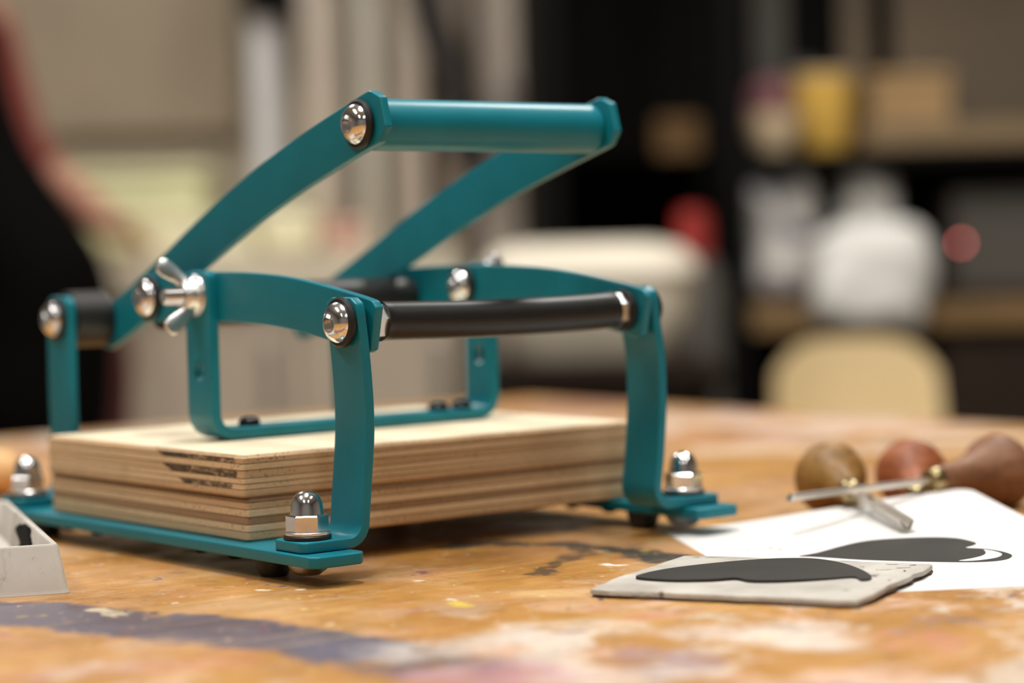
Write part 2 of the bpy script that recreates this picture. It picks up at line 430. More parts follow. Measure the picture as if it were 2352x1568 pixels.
# ceiling lamps: a housing with a lit diffuser above each area light
em = N('lit_diffuser'); em.set(base=(0.9, 0.88, 0.84, 1)); em.b.inputs['Emission Color'].default_value = (1, 0.92, 0.8, 1); em.b.inputs['Emission Strength'].default_value = 2.0
M['lamp_white'] = plain('white_lamp_housing', (225, 222, 215), 0.5)
for i, (r, d, sr, sd, e) in enumerate(LAMPS):
    where = ('over the press', 'to the left of the table', 'to the right of the table', 'added as fill behind the camera on the left', 'added as fill behind the camera on the right', 'over the back left of the room', 'in front of the dark shelving')[i]
    t = empty('ceiling_light', room(r, d, CEIL - 0.12), 'long white ceiling light ' + where, 'light', 'ceiling lights')
    bm = bmesh.new(); roombox(bm, r - sr / 2 - 0.02, r + sr / 2 + 0.02, d - sd / 2 - 0.02, d + sd / 2 + 0.02, CEIL - 0.11, CEIL); finish(bm, 'housing', M['lamp_white'], t, smooth=False)
    bm = bmesh.new(); roombox(bm, r - sr / 2, r + sr / 2, d - sd / 2, d + sd / 2, CEIL - 0.12, CEIL - 0.11); finish(bm, 'diffuser', em.m, t, smooth=False)

# ------------------------------------------------------------------ the work table
table = empty('work_table', (0.1, 0.1, 0), 'large paint-stained orange wooden work table carrying the press', 'table')
bm = bmesh.new(); a = Vector((-1.05, -1.35, ZT - 0.036)); b = Vector((0.765, 0.745, ZT)); add_box(bm, (a + b) / 2, (b - a) / 2)
finish(bm, 'table_top', table_material(), table, bevel=0.002)
M['table_leg'] = plain('dark_table_leg', (70, 52, 36), 0.6)
for x in (-0.98, 0.69):
    for y in (-1.28, 0.67):
        bm = bmesh.new(); add_box(bm, (x, y, (ZT - 0.036) / 2), (0.035, 0.035, (ZT - 0.036) / 2)); finish(bm, 'leg', M['table_leg'], table, bevel=0.002)

# ------------------------------------------------------------------ the press
L_, WD = 216.65, 170.66
press = empty('lino_printing_press', W(L_ / 2, WD / 2, TZ), 'small teal steel lever press with black rubber tubes and two plywood plates', 'printing press')
def xz(y0):
    return lambda a, b, o: W(a, o, b)
def yz():
    return lambda a, b, o: W(o, a, b)
BV = 0.0005
def head_bolt(x, y, z, sx, parent, rs=0.3, name='button_head_bolt', R_=8.2, washer=True, wlab=True):
    """domed hexagon-socket bolt with a black washer; sx = -1 faces left"""
    o = W(x, y, z); ax = (sx, 0, 0)
    h0 = 2.5 if washer else 0.0
    prof = [('c', 0, h0 - 1), ('c', R_ * 0.93, h0 - 1), ('c', R_, h0 - 0.6), ('c', R_, h0 + 0.7), ('c', R_ * 0.93, h0 + 2.0), ('c', R_ * 0.78, h0 + 3.3), ('c', R_ * 0.6, h0 + 4.15), ('c', R_ * 0.49, h0 + 4.5), ('h', R_ * 0.40, h0 + 4.5), ('h', R_ * 0.38, h0 + 1.2), ('c', 0, h0 + 0.8)]
    b = lathe(name, prof, o, ax, M['zinc'], parent, n=48, spin=rs, angle=20)
    if washer:
        wpr = [('c', 0, -0.05), ('c', R_ + 1.2, -0.05), ('c', R_ + 2.0, 0.7), ('c', R_ + 2.0, 1.9), ('c', R_ + 1.2, 2.6), ('c', 0, 2.6)]
        wv = lathe('rubber_washer', wpr, o, ax, M['rubber_washer'], b, n=40)
        wv['label'] = 'black rubber washer'
    return b
def hex_nut(x0, x1, y, z, parent, ap=7.0, name='hex_nut', rs=0.0):
    o = W(x0, y, z); h = x1 - x0
    pr = [('c', 0, 0), ('h', ap * 0.93, 0), ('h', ap, 0.5), ('h', ap, h - 0.5), ('h', ap * 0.93, h), ('c', ap * 0.6, h), ('c', 0, h)]
    return lathe(name, pr, o, (1, 0, 0), M['nut'], parent, n=48, spin=rs, angle=25)
def acorn_nut(x, y, z, parent, rs):
    o = W(x, y, z); up = (0, 0, 1)
    pr = [('c', 0, 3.0), ('h', 7.1, 3.0), ('h', 7.4, 3.3), ('h', 7.4, 9.3), ('h', 6.95, 9.8), ('c', 6.75, 9.85), ('c', 6.5, 12.2), ('c', 6.15, 14.6), ('c', 5.3, 16.7), ('c', 4.0, 18.2), ('c', 2.2, 19.1), ('c', 0, 19.4)]
    nut = lathe('acorn_nut', pr, o, up, M['zinc'], parent, n=48, spin=rs, angle=28)
    ws = lathe('steel_washer', [('c', 0, 1.7), ('c', 8.9, 1.7), ('c', 9.2, 2.0), ('c', 9.2, 2.9), ('c', 8.9, 3.2), ('c', 0, 3.2)], o, up, M['nut'], nut, n=40)
    rw = lathe('rubber_washer', [('c', 0, 0), ('c', 9.2, 0), ('c', 9.6, 0.4), ('c', 9.6, 1.4), ('c', 9.2, 1.8), ('c', 0, 1.8)], o, up, M['rubber_washer'], nut, n=40)
    rw['label'] = 'black rubber washer'
    return nut
FRONT, REAR = -38.8, 204.0
# base bars
for x0, x1 in ((-8.2, 17.6), (L_ - 17.6, L_ + 8.2)):
    bm = bmesh.new(); xm = (x0 + x1) / 2; hw = (x1 - x0) / 2
    pth = [(-60.5, -2.35), (-57.5, -2.35), (-20, -2.35), (90, -2.35), (190, -2.35), (228, -2.35), (231, -2.35)]
    ribbon(bm, pth, 2.35, [hw - 3.0, hw, hw, hw, hw, hw, hw - 3.0], xm, lambda a, b, o: W(o, a, b))
    bar = finish(bm, 'base_bar', M['teal'], press, bevel=BV * 1.6, seg=3)
    for yy in (-14.0, 183.0):
        xf = xm - 1.0 if x0 < 50 else xm - 5.0
        lathe('rubber_foot', [('c', 0, 0), ('c', 7.6, 0), ('c', 7.9, -1), ('c', 5.9, -7.2), ('c', 5.2, -7.7), ('c', 0, -7.7)], W(xf, yy, -4.75), (0, 0, 1), M['rubber_washer'], bar, n=24)
    for yy in (13.0, 40.0, 130.0, 158.0):
        lathe('countersunk_screw', [('c', 0, 0), ('c', 4.3, 0), ('c', 4.3, -1.6), ('c', 2.5, -3.2), ('c', 0, -3.4)], W(xm - 2, yy, -4.7), (0, 0, 1), M['black_steel'], bar, n=16)
# legs: bent flat bars standing on the bar ends, slightly bowed
def leg(prof_x, y, mirror):
    s = -1 if mirror else 1
    pts = []
    x0 = prof_x[0][1]            # leg centre x just above the bend
    xe = -5.8 if not mirror else L_ + 5.8
    pts += [(xe, 2.35), (xe + s * 2.2, 2.35), (x0 - s * 9.5, 2.35)]
    cx, cz = x0 - s * 8.0, 10.35
    for k in range(1, 7):
        th = PI / 2 * k / 7
        pts.append((cx + s * 8.0 * math.sin(th), cz - 8.0 * math.cos(th)))
    body = crom([(x, z) for z, x in prof_x], 5)
    pts += [tuple(p) for p in body]
    top = pts[-1]; zt = top[1]
    # end chamfer points
    pts += [(top[0] + (top[0] - pts[-2][0]) * 0.3, zt + 3.0), (top[0] + (top[0] - pts[-2][0]) * 0.4, zt + 5.4)]
    ho = [11.2] * len(pts); ho[0] = 8.6; ho[-2] = 10.4; ho[-1] = 6.6
    ho[-3] = 11.2
    bm = bmesh.new(); ribbon(bm, pts, 2.15, ho, y, lambda a, b, o: W(a, o, b))
    return finish(bm, 'leg', M['teal'], press, bevel=BV * 1.6, seg=3, bangle=28)
leg_fl = leg([(10.5, 24.6), (28, 26.4), (43, 27.9), (53, 28.2), (64, 27.8), (80, 26.6), (94.6, 25.0)], FRONT, False)
leg_rl = leg([(10.5, 25.6), (28, 25.6), (50, 25.2), (75, 25.4), (94.6, 25.6)], REAR, False)
leg_fr = leg([(10.5, 183.6), (25, 185.8), (43, 187.6), (54, 188.0), (68, 187.6), (82, 185.4), (94.6, 184.0)], FRONT, True)
leg_rr = leg([(10.5, 193.5), (50, 193.5), (94.6, 193.0)], REAR, True)
acorn_nut(4.2, -38.4, 4.5, leg_fl, 0.42); acorn_nut(4.2, REAR - 1, 4.5, leg_rl, 0.1)
acorn_nut(L_ - 6.9, -38.4, 4.5, leg_fr, 0.2); acorn_nut(L_ - 6.9, REAR - 1, 4.5, leg_rr, 0.6)
for x, y in ((4.2, -38.4), (4.2, REAR - 1), (L_ - 6.9, -38.4), (L_ - 6.9, REAR - 1)):   # carriage-bolt heads under the bars
    lathe('carriage_bolt_head', [('c', 0, 0), ('c', 8.4, 0), ('c', 8.6, -0.6), ('c', 7.4, -3.0), ('c', 4.8, -4.9), ('c', 0, -5.6)], W(x, y, -4.75), (0, 0, 1), M['nut'], press, n=32)
# link arms from the front legs back to the roller
def link_arm(x):
    c = crom([(-48.5, 87.8), (-39, 89.8), (-20, 93.0), (2, 96.3), (23, 98.4), (50, 99.7), (75, 100.0), (100, 99.7), (123, 99.2), (133, 98.8)], 4)
    pts = [(-51.0, 87.2)] + [tuple(p) for p in c] + [(136, 98.7)]
    h = [10.9] * len(pts); h[0] = 8.8; h[1] = 10.7; h[-2] = 10.6; h[-1] = 8.4
    bm = bmesh.new(); ribbon(bm, pts, h, 2.0, x, yz())
    return finish(bm, 'link_arm', M['teal'], press, bevel=BV * 1.6, seg=3, bangle=28)
XL, XR = 31.9, 178.2
link_l = link_arm(XL); link_r = link_arm(XR)
head_bolt(23.4, FRONT - 0.6, 90.0, -1, leg_fl, 0.25)
head_bolt(23.6, REAR, 89.2, -1, leg_rl, 0.5)
head_bolt(186.6, FRONT - 0.6, 90.0, 1, leg_fr, 0.1)
head_bolt(195.2, REAR, 89.2, 1, leg_rr, 0.8)
head_bolt(XL - 2.0, 124.5, 99.4, -1, link_l, 0.1)
head_bolt(XR + 2.0, 124.5, 99.4, 1, link_r, 0.4)
for x0, x1 in ((28.7, 30.5), (180.8, 182.6)):    # thin washers between leg and link
    lathe('spacer_washer', [('c', 0, 0), ('c', 8, 0), ('c', 8, x1 - x0), ('c', 0, x1 - x0)], W(x0 - 0.6, FRONT, 90), (1, 0, 0), M['rubber_washer'], press, n=28)
# front rubber hose over the cross bolt, nuts showing at both ends
hose_c = crom([(41.5, FRONT, 89.8), (60, FRONT, 89.4), (90, FRONT, 88.8), (120, FRONT, 88.8), (150, FRONT, 89.2), (167.6, FRONT, 89.9)], 6)
bm = bmesh.new(); RO, RI = 8.0, 6.9
outer = [W(*p) for p in hose_c]
n = 36
def ring_at(i, r):
    p = outer[i]; t = (outer[min(i + 1, len(outer) - 1)] - outer[max(i - 1, 0)]).normalized()
    e1 = Vector((0, 0, 1)); e1 = (e1 - t * e1.dot(t)).normalized(); e2 = t.cross(e1)
    return [bm.verts.new(p + (e1 * math.cos(2 * PI * k / n) + e2 * math.sin(2 * PI * k / n)) * r / 1000) for k in range(n)]
ro = [ring_at(i, RO + (0.35 if i in (0, len(outer) - 1) else 0)) for i in range(len(outer))]
ri = [ring_at(i, RI) for i in range(len(outer))]
for i in range(len(outer) - 1):
    for k in range(n):
        j = (k + 1) % n
        bm.faces.new((ro[i][k], ro[i][j], ro[i + 1][j], ro[i + 1][k])); bm.faces.new((ri[i][k], ri[i + 1][k], ri[i + 1][j], ri[i][j]))
for i in (0, len(outer) - 1):
    for k in range(n):
        j = (k + 1) % n; bm.faces.new((ro[i][k], ri[i][k], ri[i][j], ro[i][j]))
hose = finish(bm, 'front_hose', M['rubber'], press, angle=50)
hose['label'] = 'black rubber hose'
hex_nut(33.9, 44.5, FRONT, 89.6, link_l, 6.6, rs=0.35)
hex_nut(163.5, 173.6, FRONT, 89.6, link_r, 6.6, rs=0.1)
wsh = lathe('rubber_washer', [('c', 0, 0), ('c', 8.6, 0), ('c', 9.0, 0.4), ('c', 9.0, 2.2), ('c', 8.6, 2.6), ('c', 0, 2.6)], W(173.6, FRONT, 89.6), (1, 0, 0), M['rubber_washer'], link_r, n=32)
wsh['label'] = 'black rubber washer'
# roller tube between the link arms
lathe('roller_tube', [('c', 0, 0), ('c', 9.8, 0), ('c', 10.4, 0.6), ('c', 10.4, 141.0), ('c', 9.8, 141.6), ('c', 0, 141.6)], W(34.4, 124.0, 94.8), (1, 0, 0), M['rubber'], press, n=40)
# rear spacers between rear legs and levers
for x0, x1 in ((27.8, 48.0), (166.2, 190.9)):
    lathe('rear_spacer', [('c', 0, 0), ('c', 13.2, 0), ('c', 13.8, 0.6), ('c', 13.8, x1 - x0 - 0.6), ('c', 13.2, x1 - x0), ('c', 0, x1 - x0)], W(x0, REAR, 88.8), (1, 0, 0), M['rubber'], press, n=40)
# lever arms and handle
def lever_arm(x, dx):
    c = crom([(-36.5, 173.4), (-26, 170.5), (0, 163.0), (27, 154.6), (54, 145.2), (85, 133.0), (115, 120.2), (145, 106.6), (170, 95.4), (187, 88.4), (202, 83.0)], 4)
    pts = [(-41.6, 174.8)] + [tuple(p) for p in c] + [(207, 81.6)]
    h = [11.2] * len(pts); h[0] = 6.4; h[1] = 10.6; h[-2] = 10.4; h[-1] = 7.0
    for i in range(len(pts)):
        if pts[i][0] > 80: h[i] = min(h[i], 11.2 - 1.0 * min(1, (pts[i][0] - 80) / 60))
    bm = bmesh.new(); ribbon(bm, pts, h, 2.0, x, lambda a, b, o: W(o + dx * max(0.0, min(1.0, (a + 26) / 232)), a, b))
    return finish(bm, 'lever_arm', M['teal'], press, bevel=BV * 1.6, seg=3, bangle=28)
lev_l = lever_arm(46.0, 4.0); lev_r = lever_arm(170.6, -6.5)
HY, HZ = -26.2, 170.4
lathe('handle_tube', [('c', 0, 0), ('c', 10.0, 0), ('c', 10.8, 0.8), ('c', 10.8, 119.8), ('c', 10.0, 120.6), ('c', 0, 120.6)], W(48.0, HY, HZ), (1, 0, 0), M['teal'], press, n=56)
head_bolt(44.0, HY, HZ, -1, lev_l, 0.15); head_bolt(172.6, HY, HZ, 1, lev_r, 0.5)
# plywood plates: six plies each, glued on dark lines
PL_B = [0, 4.0, 7.0, 10.2, 13.3, 16.2, 18.2]
PL_T = [18.45, 21.6, 24.0, 26.2, 29.6, 32.3, 35.9]
kinds_b = ['MF', 'LX', 'DF', 'LX', 'MF', 'DX']
kinds_t = ['MX', 'LF', 'LX', 'MF', 'LX', 'MF']
inks = {1: (8, 50, 2.6, 22.8), 3: (4.5, 62, 2.6, 28.0), 5: (5.5, 69, 2.6, 34.0)}
COLS = {'L': (LIGHT_A, LIGHT_B), 'D': (DARK_A, DARK_B), 'M': (MED_A, MED_B)}
pm = {}
def rounded_rect(x0, x1, y0, y1, r, k=4):
    out = []
    for cx, cy, a in ((x1 - r, y1 - r, 0), (x0 + r, y1 - r, PI / 2), (x0 + r, y0 + r, PI), (x1 - r, y0 + r, 3 * PI / 2)):
        for i in range(k + 1):
            t = a + PI / 2 * i / k; out.append((cx + r * math.cos(t), cy + r * math.sin(t)))
    return out
def slab(bm, outline, z0, z1, cham=0.0, top_mat=0):
    def ins(p, d):
        c = Vector((L_ / 2, WD / 2)); q = Vector(p); s = Vector((1 if q.x > c.x else -1, 1 if q.y > c.y else -1)); return q - s * d
    rings = []
    for z, d in (((z0, cham[0]), (z0 + cham[0], 0), (z1 - cham[1], 0), (z1, cham[1])) if cham else ((z0, 0), (z1, 0))):
        rings.append([bm.verts.new(W(*ins(p, d), z)) for p in outline])
    n = len(outline)
    for A, B in zip(rings, rings[1:]):
        for i in range(n): bm.faces.new((A[i], A[(i + 1) % n], B[(i + 1) % n], B[i]))
    bm.faces.new(rings[0]); return bm.faces.new(rings[-1])
for which, zs, kinds, (ox, oy) in (('bottom', PL_B, kinds_b, (0.4, 0.2)), ('top', PL_T, kinds_t, (-1.3, 0.0))):
    bm = bmesh.new()
    slab(bm, rounded_rect(ox + 0.55, L_ + ox - 0.55, oy + 0.55, WD + oy - 0.55, 1.6), zs[0] + 0.4, zs[-1] - 0.6)
    board = finish(bm, 'plywood_plate', M['glue'], press, smooth=False)
    board['label'] = ('upper plywood plate with black ink streaks on its left edge' if which == 'top' else 'lower plywood plate resting on the teal base bars')
    for i, kd in enumerate(kinds):
        a, b = COLS[kd[0]]
        ink = inks.get(i) if which == 'top' else None
        key = (kd, i if ink else -1)
        if key not in pm: pm[key] = ply('plywood_ply_' + kd.lower(), a, b, 'front' if kd[1] == 'F' else 'side', i, ink)
        bm = bmesh.new(); j = random.uniform(-0.12, 0.12)
        last, first = i == 5, i == 0
        ol = rounded_rect(ox + j, L_ + ox - j, oy + j, WD + oy - j, 2.0)
        ch = (1.0 if (first and which == 'top') or (first and which == 'bottom') else 0.10, 1.3 if last else 0.10)
        f = slab(bm, ol, zs[i] + (0 if first else 0.15), zs[i + 1] - (0 if last else 0.15), ch)
        f.tag = True
        me = bpy.data.meshes.new('veneer_ply')
        bmesh.ops.recalc_face_normals(bm, faces=bm.faces)
        bm.to_mesh(me); bm.free()
        p = link('veneer_ply', me, pm[key], board)
        me.materials.append(M['veneer'])
        if last:
            top = max(me.polygons, key=lambda q: q.center.z if abs(q.normal.z) > 0.9 else -1); top.material_index = 1
# pressing bracket: a U-shaped strap with round screws, wing nuts on the outside
BY = 76.8
def u_bracket():
    xl, xr, zb, zt, r = 28.0, 185.4, 39.0, 106.5, 9.0
    pts = [(xl, zt + 5.0), (xl, zt + 3.0), (xl, zt), (xl, zb + r)]
    for k in range(1, 7):
        t = PI / 2 * k / 6; pts.append((xl + r - r * math.cos(t), zb + r - r * math.sin(t)))
    for x in (60, 105, 150): pts.append((x, zb))
    for k in range(0, 7):
        t = PI / 2 * k / 6; pts.append((xr - r + r * math.sin(t), zb + r - r * math.cos(t)))
    pts += [(xr, zt), (xr, zt + 3.0), (xr, zt + 5.0)]
    ho = [10.2] * len(pts)
    for i, v in ((0, 6.0), (1, 9.6)): ho[i] = v; ho[-1 - i] = v
    bm = bmesh.new(); ribbon(bm, pts, 2.4, ho, BY, lambda a, b, o: W(a, o, b))
    o = finish(bm, 'pressing_bracket', M['teal'], press, bevel=BV * 1.6, seg=3, bangle=28)
    for xc in (xl, xr):
        bm = bmesh.new(); ol = []
        for k in range(24):
            t = 2 * PI * k / 24; ol.append((BY + 4.1 * math.cos(t), 67.6 + 4.1 * math.sin(t) + (1.0 if math.sin(t) > 0 else -1.0)))
        A = [bm.verts.new(W(xc - 6, y, z)) for y, z in ol]; B = [bm.verts.new(W(xc + 6, y, z)) for y, z in ol]
        for i in range(24): bm.faces.new((A[i], A[(i + 1) % 24], B[(i + 1) % 24], B[i]))
        bm.faces.new(A); bm.faces.new(B)
        bmesh.ops.recalc_face_normals(bm, faces=bm.faces)
        cut(o, bm)
    for p in o.data.polygons: p.use_smooth = True
    o.data.set_sharp_from_angle(angle=math.radians(35))
    return o
bracket = u_bracket()
for x in (51.4, 158.2, 172.4):
    lathe('black_screw', [('c', 0, 0), ('c', 4.9, 0), ('c', 5.0, 1.2), ('c', 4.3, 2.8), ('c', 2.9, 3.8), ('h', 1.6, 3.9), ('h', 1.5, 2.4), ('c', 0, 2.3)], W(x, BY + 0.5, 41.35), (0, 0, 1), M['black_steel'], bracket, n=36)
# wing nuts on threaded bolts, heads inside the link arms
def wing_nut(x, sx, parent, rot):
    o = W(x, 78.0, 100.6); ax = Vector((sx, 0, 0))
    nut = lathe('wing_nut', [('c', 0, 1.2), ('c', 7.6, 1.2), ('c', 8.0, 1.9), ('c', 7.0, 3.4), ('c', 6.9, 4.8), ('c', 6.2, 6.6), ('c', 5.0, 7.6), ('c', 0, 7.6)], o, ax, M['nut'], parent, n=32)
    bm = bmesh.new()
    ring = []
    zs = []
    k = 0
    ht = 16.6
    pr = [('c', 0, 0)]
    z = 0
    while z < ht - 1.0:
        pr += [('c', 3.9, z), ('c', 3.25, z + 0.5)]; z += 1.0
    pr += [('c', 3.7, ht - 0.9), ('c', 2.7, ht), ('c', 0, ht)]
    add_lathe(bm, pr, o, ax, 24)
    st = finish(bm, 'threaded_bolt', M['zinc'], parent, angle=20)
    lathe('steel_washer', [('c', 0, -0.2), ('c', 9.2, -0.2), ('c', 9.4, 0.1), ('c', 9.4, 1.0), ('c', 9.2, 1.3), ('c', 0, 1.3)], o, ax, M['nut'], nut, n=40)
    # two flared wings
    for s in (1, -1):
        bm = bmesh.new()
        # cross sections along the wing: (outward along bolt axis, radial distance, half width, half thickness)
        secs = [(3.4, 3.0, 3.2, 3.4), (4.8, 6.2, 3.0, 2.4), (7.2, 8.6, 3.2, 1.7), (10.6, 11.0, 3.9, 1.4), (13.6, 13.0, 4.3, 1.3), (15.6, 14.4, 3.8, 1.2), (16.4, 15.0, 2.8, 1.0)]
        rad = Vector((0, math.sin(rot), math.cos(rot))) * s
        side = ax.cross(rad).normalized()
        prev = None
        for i, (h, r, wd, th) in enumerate(secs):
            c = o + (ax * h + rad * r) / 1000
            h2, r2 = (secs[min(i + 1, 6)][0] - secs[max(i - 1, 0)][0], secs[min(i + 1, 6)][1] - secs[max(i - 1, 0)][1])
            t = (ax * h2 + rad * r2).normalized(); nn = side.cross(t).normalized()
            rg = []
            for q in range(12):
                a = 2 * PI * q / 12
                ca, sa = math.cos(a), math.sin(a)
                rg.append(bm.verts.new(c + (nn * wd * (abs(ca) ** 0.6) * (1 if ca > 0 else -1) + side * th * (abs(sa) ** 0.6) * (1 if sa > 0 else -1)) / 1000))
            if prev:
                for q in range(12): bm.faces.new((prev[q], prev[(q + 1) % 12], rg[(q + 1) % 12], rg[q]))
            else: bm.faces.new(rg)
            prev = rg
        bm.faces.new(prev)
        finish(bm, 'wing', M['nut'], nut, angle=50)
    return nut
wing_nut(25.8, -1, bracket, 0.24); wing_nut(187.6, 1, bracket, 0.5)
head_bolt(XL + 2.0, 78.0, 100.6, 1, link_l, 0.2, R_=7.2); head_bolt(XR - 2.0, 78.0, 100.6, -1, link_r, 0.2, R_=7.4)

# ------------------------------------------------------------------ the card with a printed heart
CA = Vector((207.0, -25.0)); CU_ = Vector((-0.516, -0.857)); CV = Vector((0.857, -0.516))
def card_z(s, r):
    a = max(0.0, min(1.0, (r - 18) / 127)); a = a * a * (3 - 2 * a) * 0.45 + a * 0.55
    return TZ + 0.12 + 13.0 * a * max(0.0, 1 - s / 205) ** 1.15
def card_p(s, r, dz=0.0):
    q = CA + CU_ * s + CV * r; return W(q.x, q.y, card_z(s, r) + dz)
M['paper'] = plain('white_card', (218, 216, 214), 0.75, var=0.01, scale=60)
def ink_mat():
    n = N('black_print_ink'); f = n.noise(700, 4, 0.7)
    c = n.ramp(n.noise(50, 4), [(0.3, (0.020, 0.0175, 0.0155, 1)), (0.7, (0.030, 0.026, 0.022, 1))])
    n.set(base=n.mix(n.rng(f, 0.69, 0.74, 0, 0.8), c, (0.55, 0.53, 0.5, 1)), rough=0.6, spec=0.3); return n.m
M['ink'] = ink_mat()
bm = bmesh.new(); NS, NR = 30, 24; LS, LR, RC = 210, 148, 8
grid = {}
def corner_pull(s, r):      # round the corners of the card
    for cs, cr in ((RC, RC), (RC, LR - RC), (LS - RC, RC), (LS - RC, LR - RC)):
        ds, dr = s - cs, r - cr
        if (ds < 0) == (cs < LS / 2) and (dr < 0) == (cr < LR / 2) and ds * dr != 0:
            d = math.hypot(ds, dr); mx = max(abs(ds), abs(dr))
            k = mx / d
            return cs + ds * k, cr + dr * k
    return s, r
Svals = [0, 2, 4, 6, 8] + [8 + (LS - 16) * i / 26 for i in range(1, 26)] + [LS - 8, LS - 6, LS - 4, LS - 2, LS]
Rvals = [0, 2, 4, 6, 8] + [8 + (LR - 16) * i / 18 for i in range(1, 18)] + [LR - 8, LR - 6, LR - 4, LR - 2, LR]
for lay, dz in ((0, 0.0), (1, -0.25)):
    for i, s in enumerate(Svals):
        for j, r in enumerate(Rvals):
            grid[lay, i, j] = bm.verts.new(card_p(*corner_pull(s, r), dz))
nS, nR = len(Svals), len(Rvals)
for lay in (0, 1):
    for i in range(nS - 1):
        for j in range(nR - 1):
            bm.faces.new([grid[lay, i, j], grid[lay, i + 1, j], grid[lay, i + 1, j + 1], grid[lay, i, j + 1]])
for i in range(nS - 1):
    for j in (0, nR - 1): bm.faces.new([grid[0, i, j], grid[0, i + 1, j], grid[1, i + 1, j], grid[1, i, j]])
for j in range(nR - 1):
    for i in (0, nS - 1): bm.faces.new([grid[0, i, j], grid[0, i, j + 1], grid[1, i, j + 1], grid[1, i, j]])
card = finish(bm, 'greeting_card', M['paper'], angle=60)
tag(card, 'white card with curled corner and a black printed heart', 'card')
HEART = [(110.9, 35.4), (106.1, 44.6), (96.5, 56.6), (90.2, 67.0), (89.1, 75.9), (92.1, 87.8), (97.4, 98.9), (103.5, 105.4), (109.9, 108.2), (117.6, 109.3), (121.9, 106.1), (124.8, 102.1), (128.4, 105.8), (131.9, 109.5), (137.7, 112.4), (143.7, 113.8), (148.4, 113.3), (153.7, 109.7), (156.3, 104.7), (156.5, 99.0), (154.6, 91.6), (149.6, 81.3), (141.3, 67.8), (131.0, 54.7), (120.7, 45.5), (114.2, 39.1)]
CRES = [(131.4, 107.6), (136.8, 110.6), (143.7, 110.9), (149.8, 106.4), (152.6, 99.0), (152.6, 92.8), (150.0, 90.3), (147.3, 96.6), (143.0, 103.0), (137.6, 106.2)]
def fill_2d(bm, outer, hole, fn):
    vo = [bm.verts.new(Vector((p[0], p[1], 0))) for p in outer]; es = [bm.edges.new((vo[i], vo[(i + 1) % len(vo)])) for i in range(len(vo))]
    if hole:
        vh = [bm.verts.new(Vector((p[0], p[1], 0))) for p in hole]; es += [bm.edges.new((vh[i], vh[(i + 1) % len(vh)])) for i in range(len(vh))]
    bmesh.ops.triangle_fill(bm, use_beauty=True, use_dissolve=False, edges=es)
    bmesh.ops.subdivide_edges(bm, edges=[e for e in bm.edges if e.calc_length() > 6], cuts=3, use_grid_fill=False)
    for v in bm.verts: v.co = fn(v.co.x, v.co.y)
sharp = lambda P, keep: crom(P, 4, True)
bm = bmesh.new(); fill_2d(bm, [(p.x, p.y) for p in crom(HEART, 4, True)], [(p.x, p.y) for p in crom(CRES, 3, True)], lambda s, r: card_p(s, r, 0.12))
for f in bm.faces:
    if f.normal.z < 0: f.normal_flip()
ph = finish(bm, 'printed_heart', M['ink'], card); ph['label'] = 'black heart print with a white highlight left on one lobe'
# a few smudges of ink left of the heart
bm = bmesh.new()
for k in range(7):
    s0, r0 = 84 + random.uniform(-8, 10), 26 + random.uniform(-7, 8)
    o = [(s0 + random.uniform(0.6, 2.2) * math.cos(t) * 1.2, r0 + random.uniform(0.15, 0.6) * math.sin(t)) for t in [2 * PI * i / 9 for i in range(9)]]
    vs = [bm.verts.new(card_p(s, r, 0.12)) for s, r in o]; bm.faces.new(vs)
finish(bm, 'ink_smudge', M['ink'], card)

# ------------------------------------------------------------------ the lino block with the cut heart
La, Lb, LP = Vector((47, -92)) / 103.3, Vector((83, 35)) / 90.1, Vector((52.3, -152.7))
def lino_p(a, b, z):
    q = LP + La * a + Lb * b
    tilt = 0.8 * min(1.0, max(0.0, (b - 1) / 22))
    return W(q.x, q.y, TZ + 0.25 + z + tilt)
def lino_mat():
    n = N('carved_grey_lino')
    c = n.ramp(n.noise(45, 5), [(0.3, lin(168, 163, 154)), (0.7, lin(200, 195, 186))])
    g = n.noise(60, 5, 0.6, stretch=(3, 1, 1))
    c = n.mix(n.rng(n.noise(55, 5, 0.65), 0.62, 0.68, 0, 0.8), c, lin(60, 52, 46))
    c = n.mix(n.rng(n.noise(25, 4), 0.55, 0.75, 0, 0.35), c, lin(140, 124, 108))
    n.set(base=c, rough=0.6, spec=0.35); n.bump(n.math('ADD', g, n.noise(140, 5, 0.7)), 0.8, 0.0012); return n.m
M['lino'] = lino_mat()
M['hessian'] = plain('brown_hessian_backing', (74, 54, 36), 0.9, var=0.4, scale=200, bump=0.6)
block = empty('lino_block', lino_p(50, 45, -0.2), 'grey carved lino block with raised black heart, overlapping the card', 'lino block')
def lino_slab(z0, z1, jit, name, mat, inset=0.0):
    ol = []
    cor = [(0, 0), (103.3, 0), (103.3, 90.1), (0, 90.1)]
    for (a0, b0), (a1, b1) in zip(cor, cor[1:] + cor[:1]):
        for i in range(14):
            t = i / 14
            if i == 0: t = 0.012
            ol.append((a0 + (a1 - a0) * t + random.uniform(-jit, jit), b0 + (b1 - b0) * t + random.uniform(-jit, jit)))
    bm = bmesh.new(); c = (51, 45)
    ins = lambda p, d: (p[0] + (c[0] - p[0]) * d, p[1] + (c[1] - p[1]) * d)
    rings = [[bm.verts.new(lino_p(*p, z0)) for p in ol], [bm.verts.new(lino_p(*ins(p, 0.004), z1 - 0.5)) for p in ol], [bm.verts.new(lino_p(*ins(p, 0.022), z1)) for p in ol]]
    n = len(ol)
    for A, B in zip(rings, rings[1:]):
        for i in range(n): bm.faces.new((A[i], A[(i + 1) % n], B[(i + 1) % n], B[i]))
    bm.faces.new(rings[0]); bm.faces.new(rings[-1])
    return finish(bm, name, mat, block, angle=50)
lino_slab(0.9, 3.0, 0.8, 'lino_slab', M['lino'])
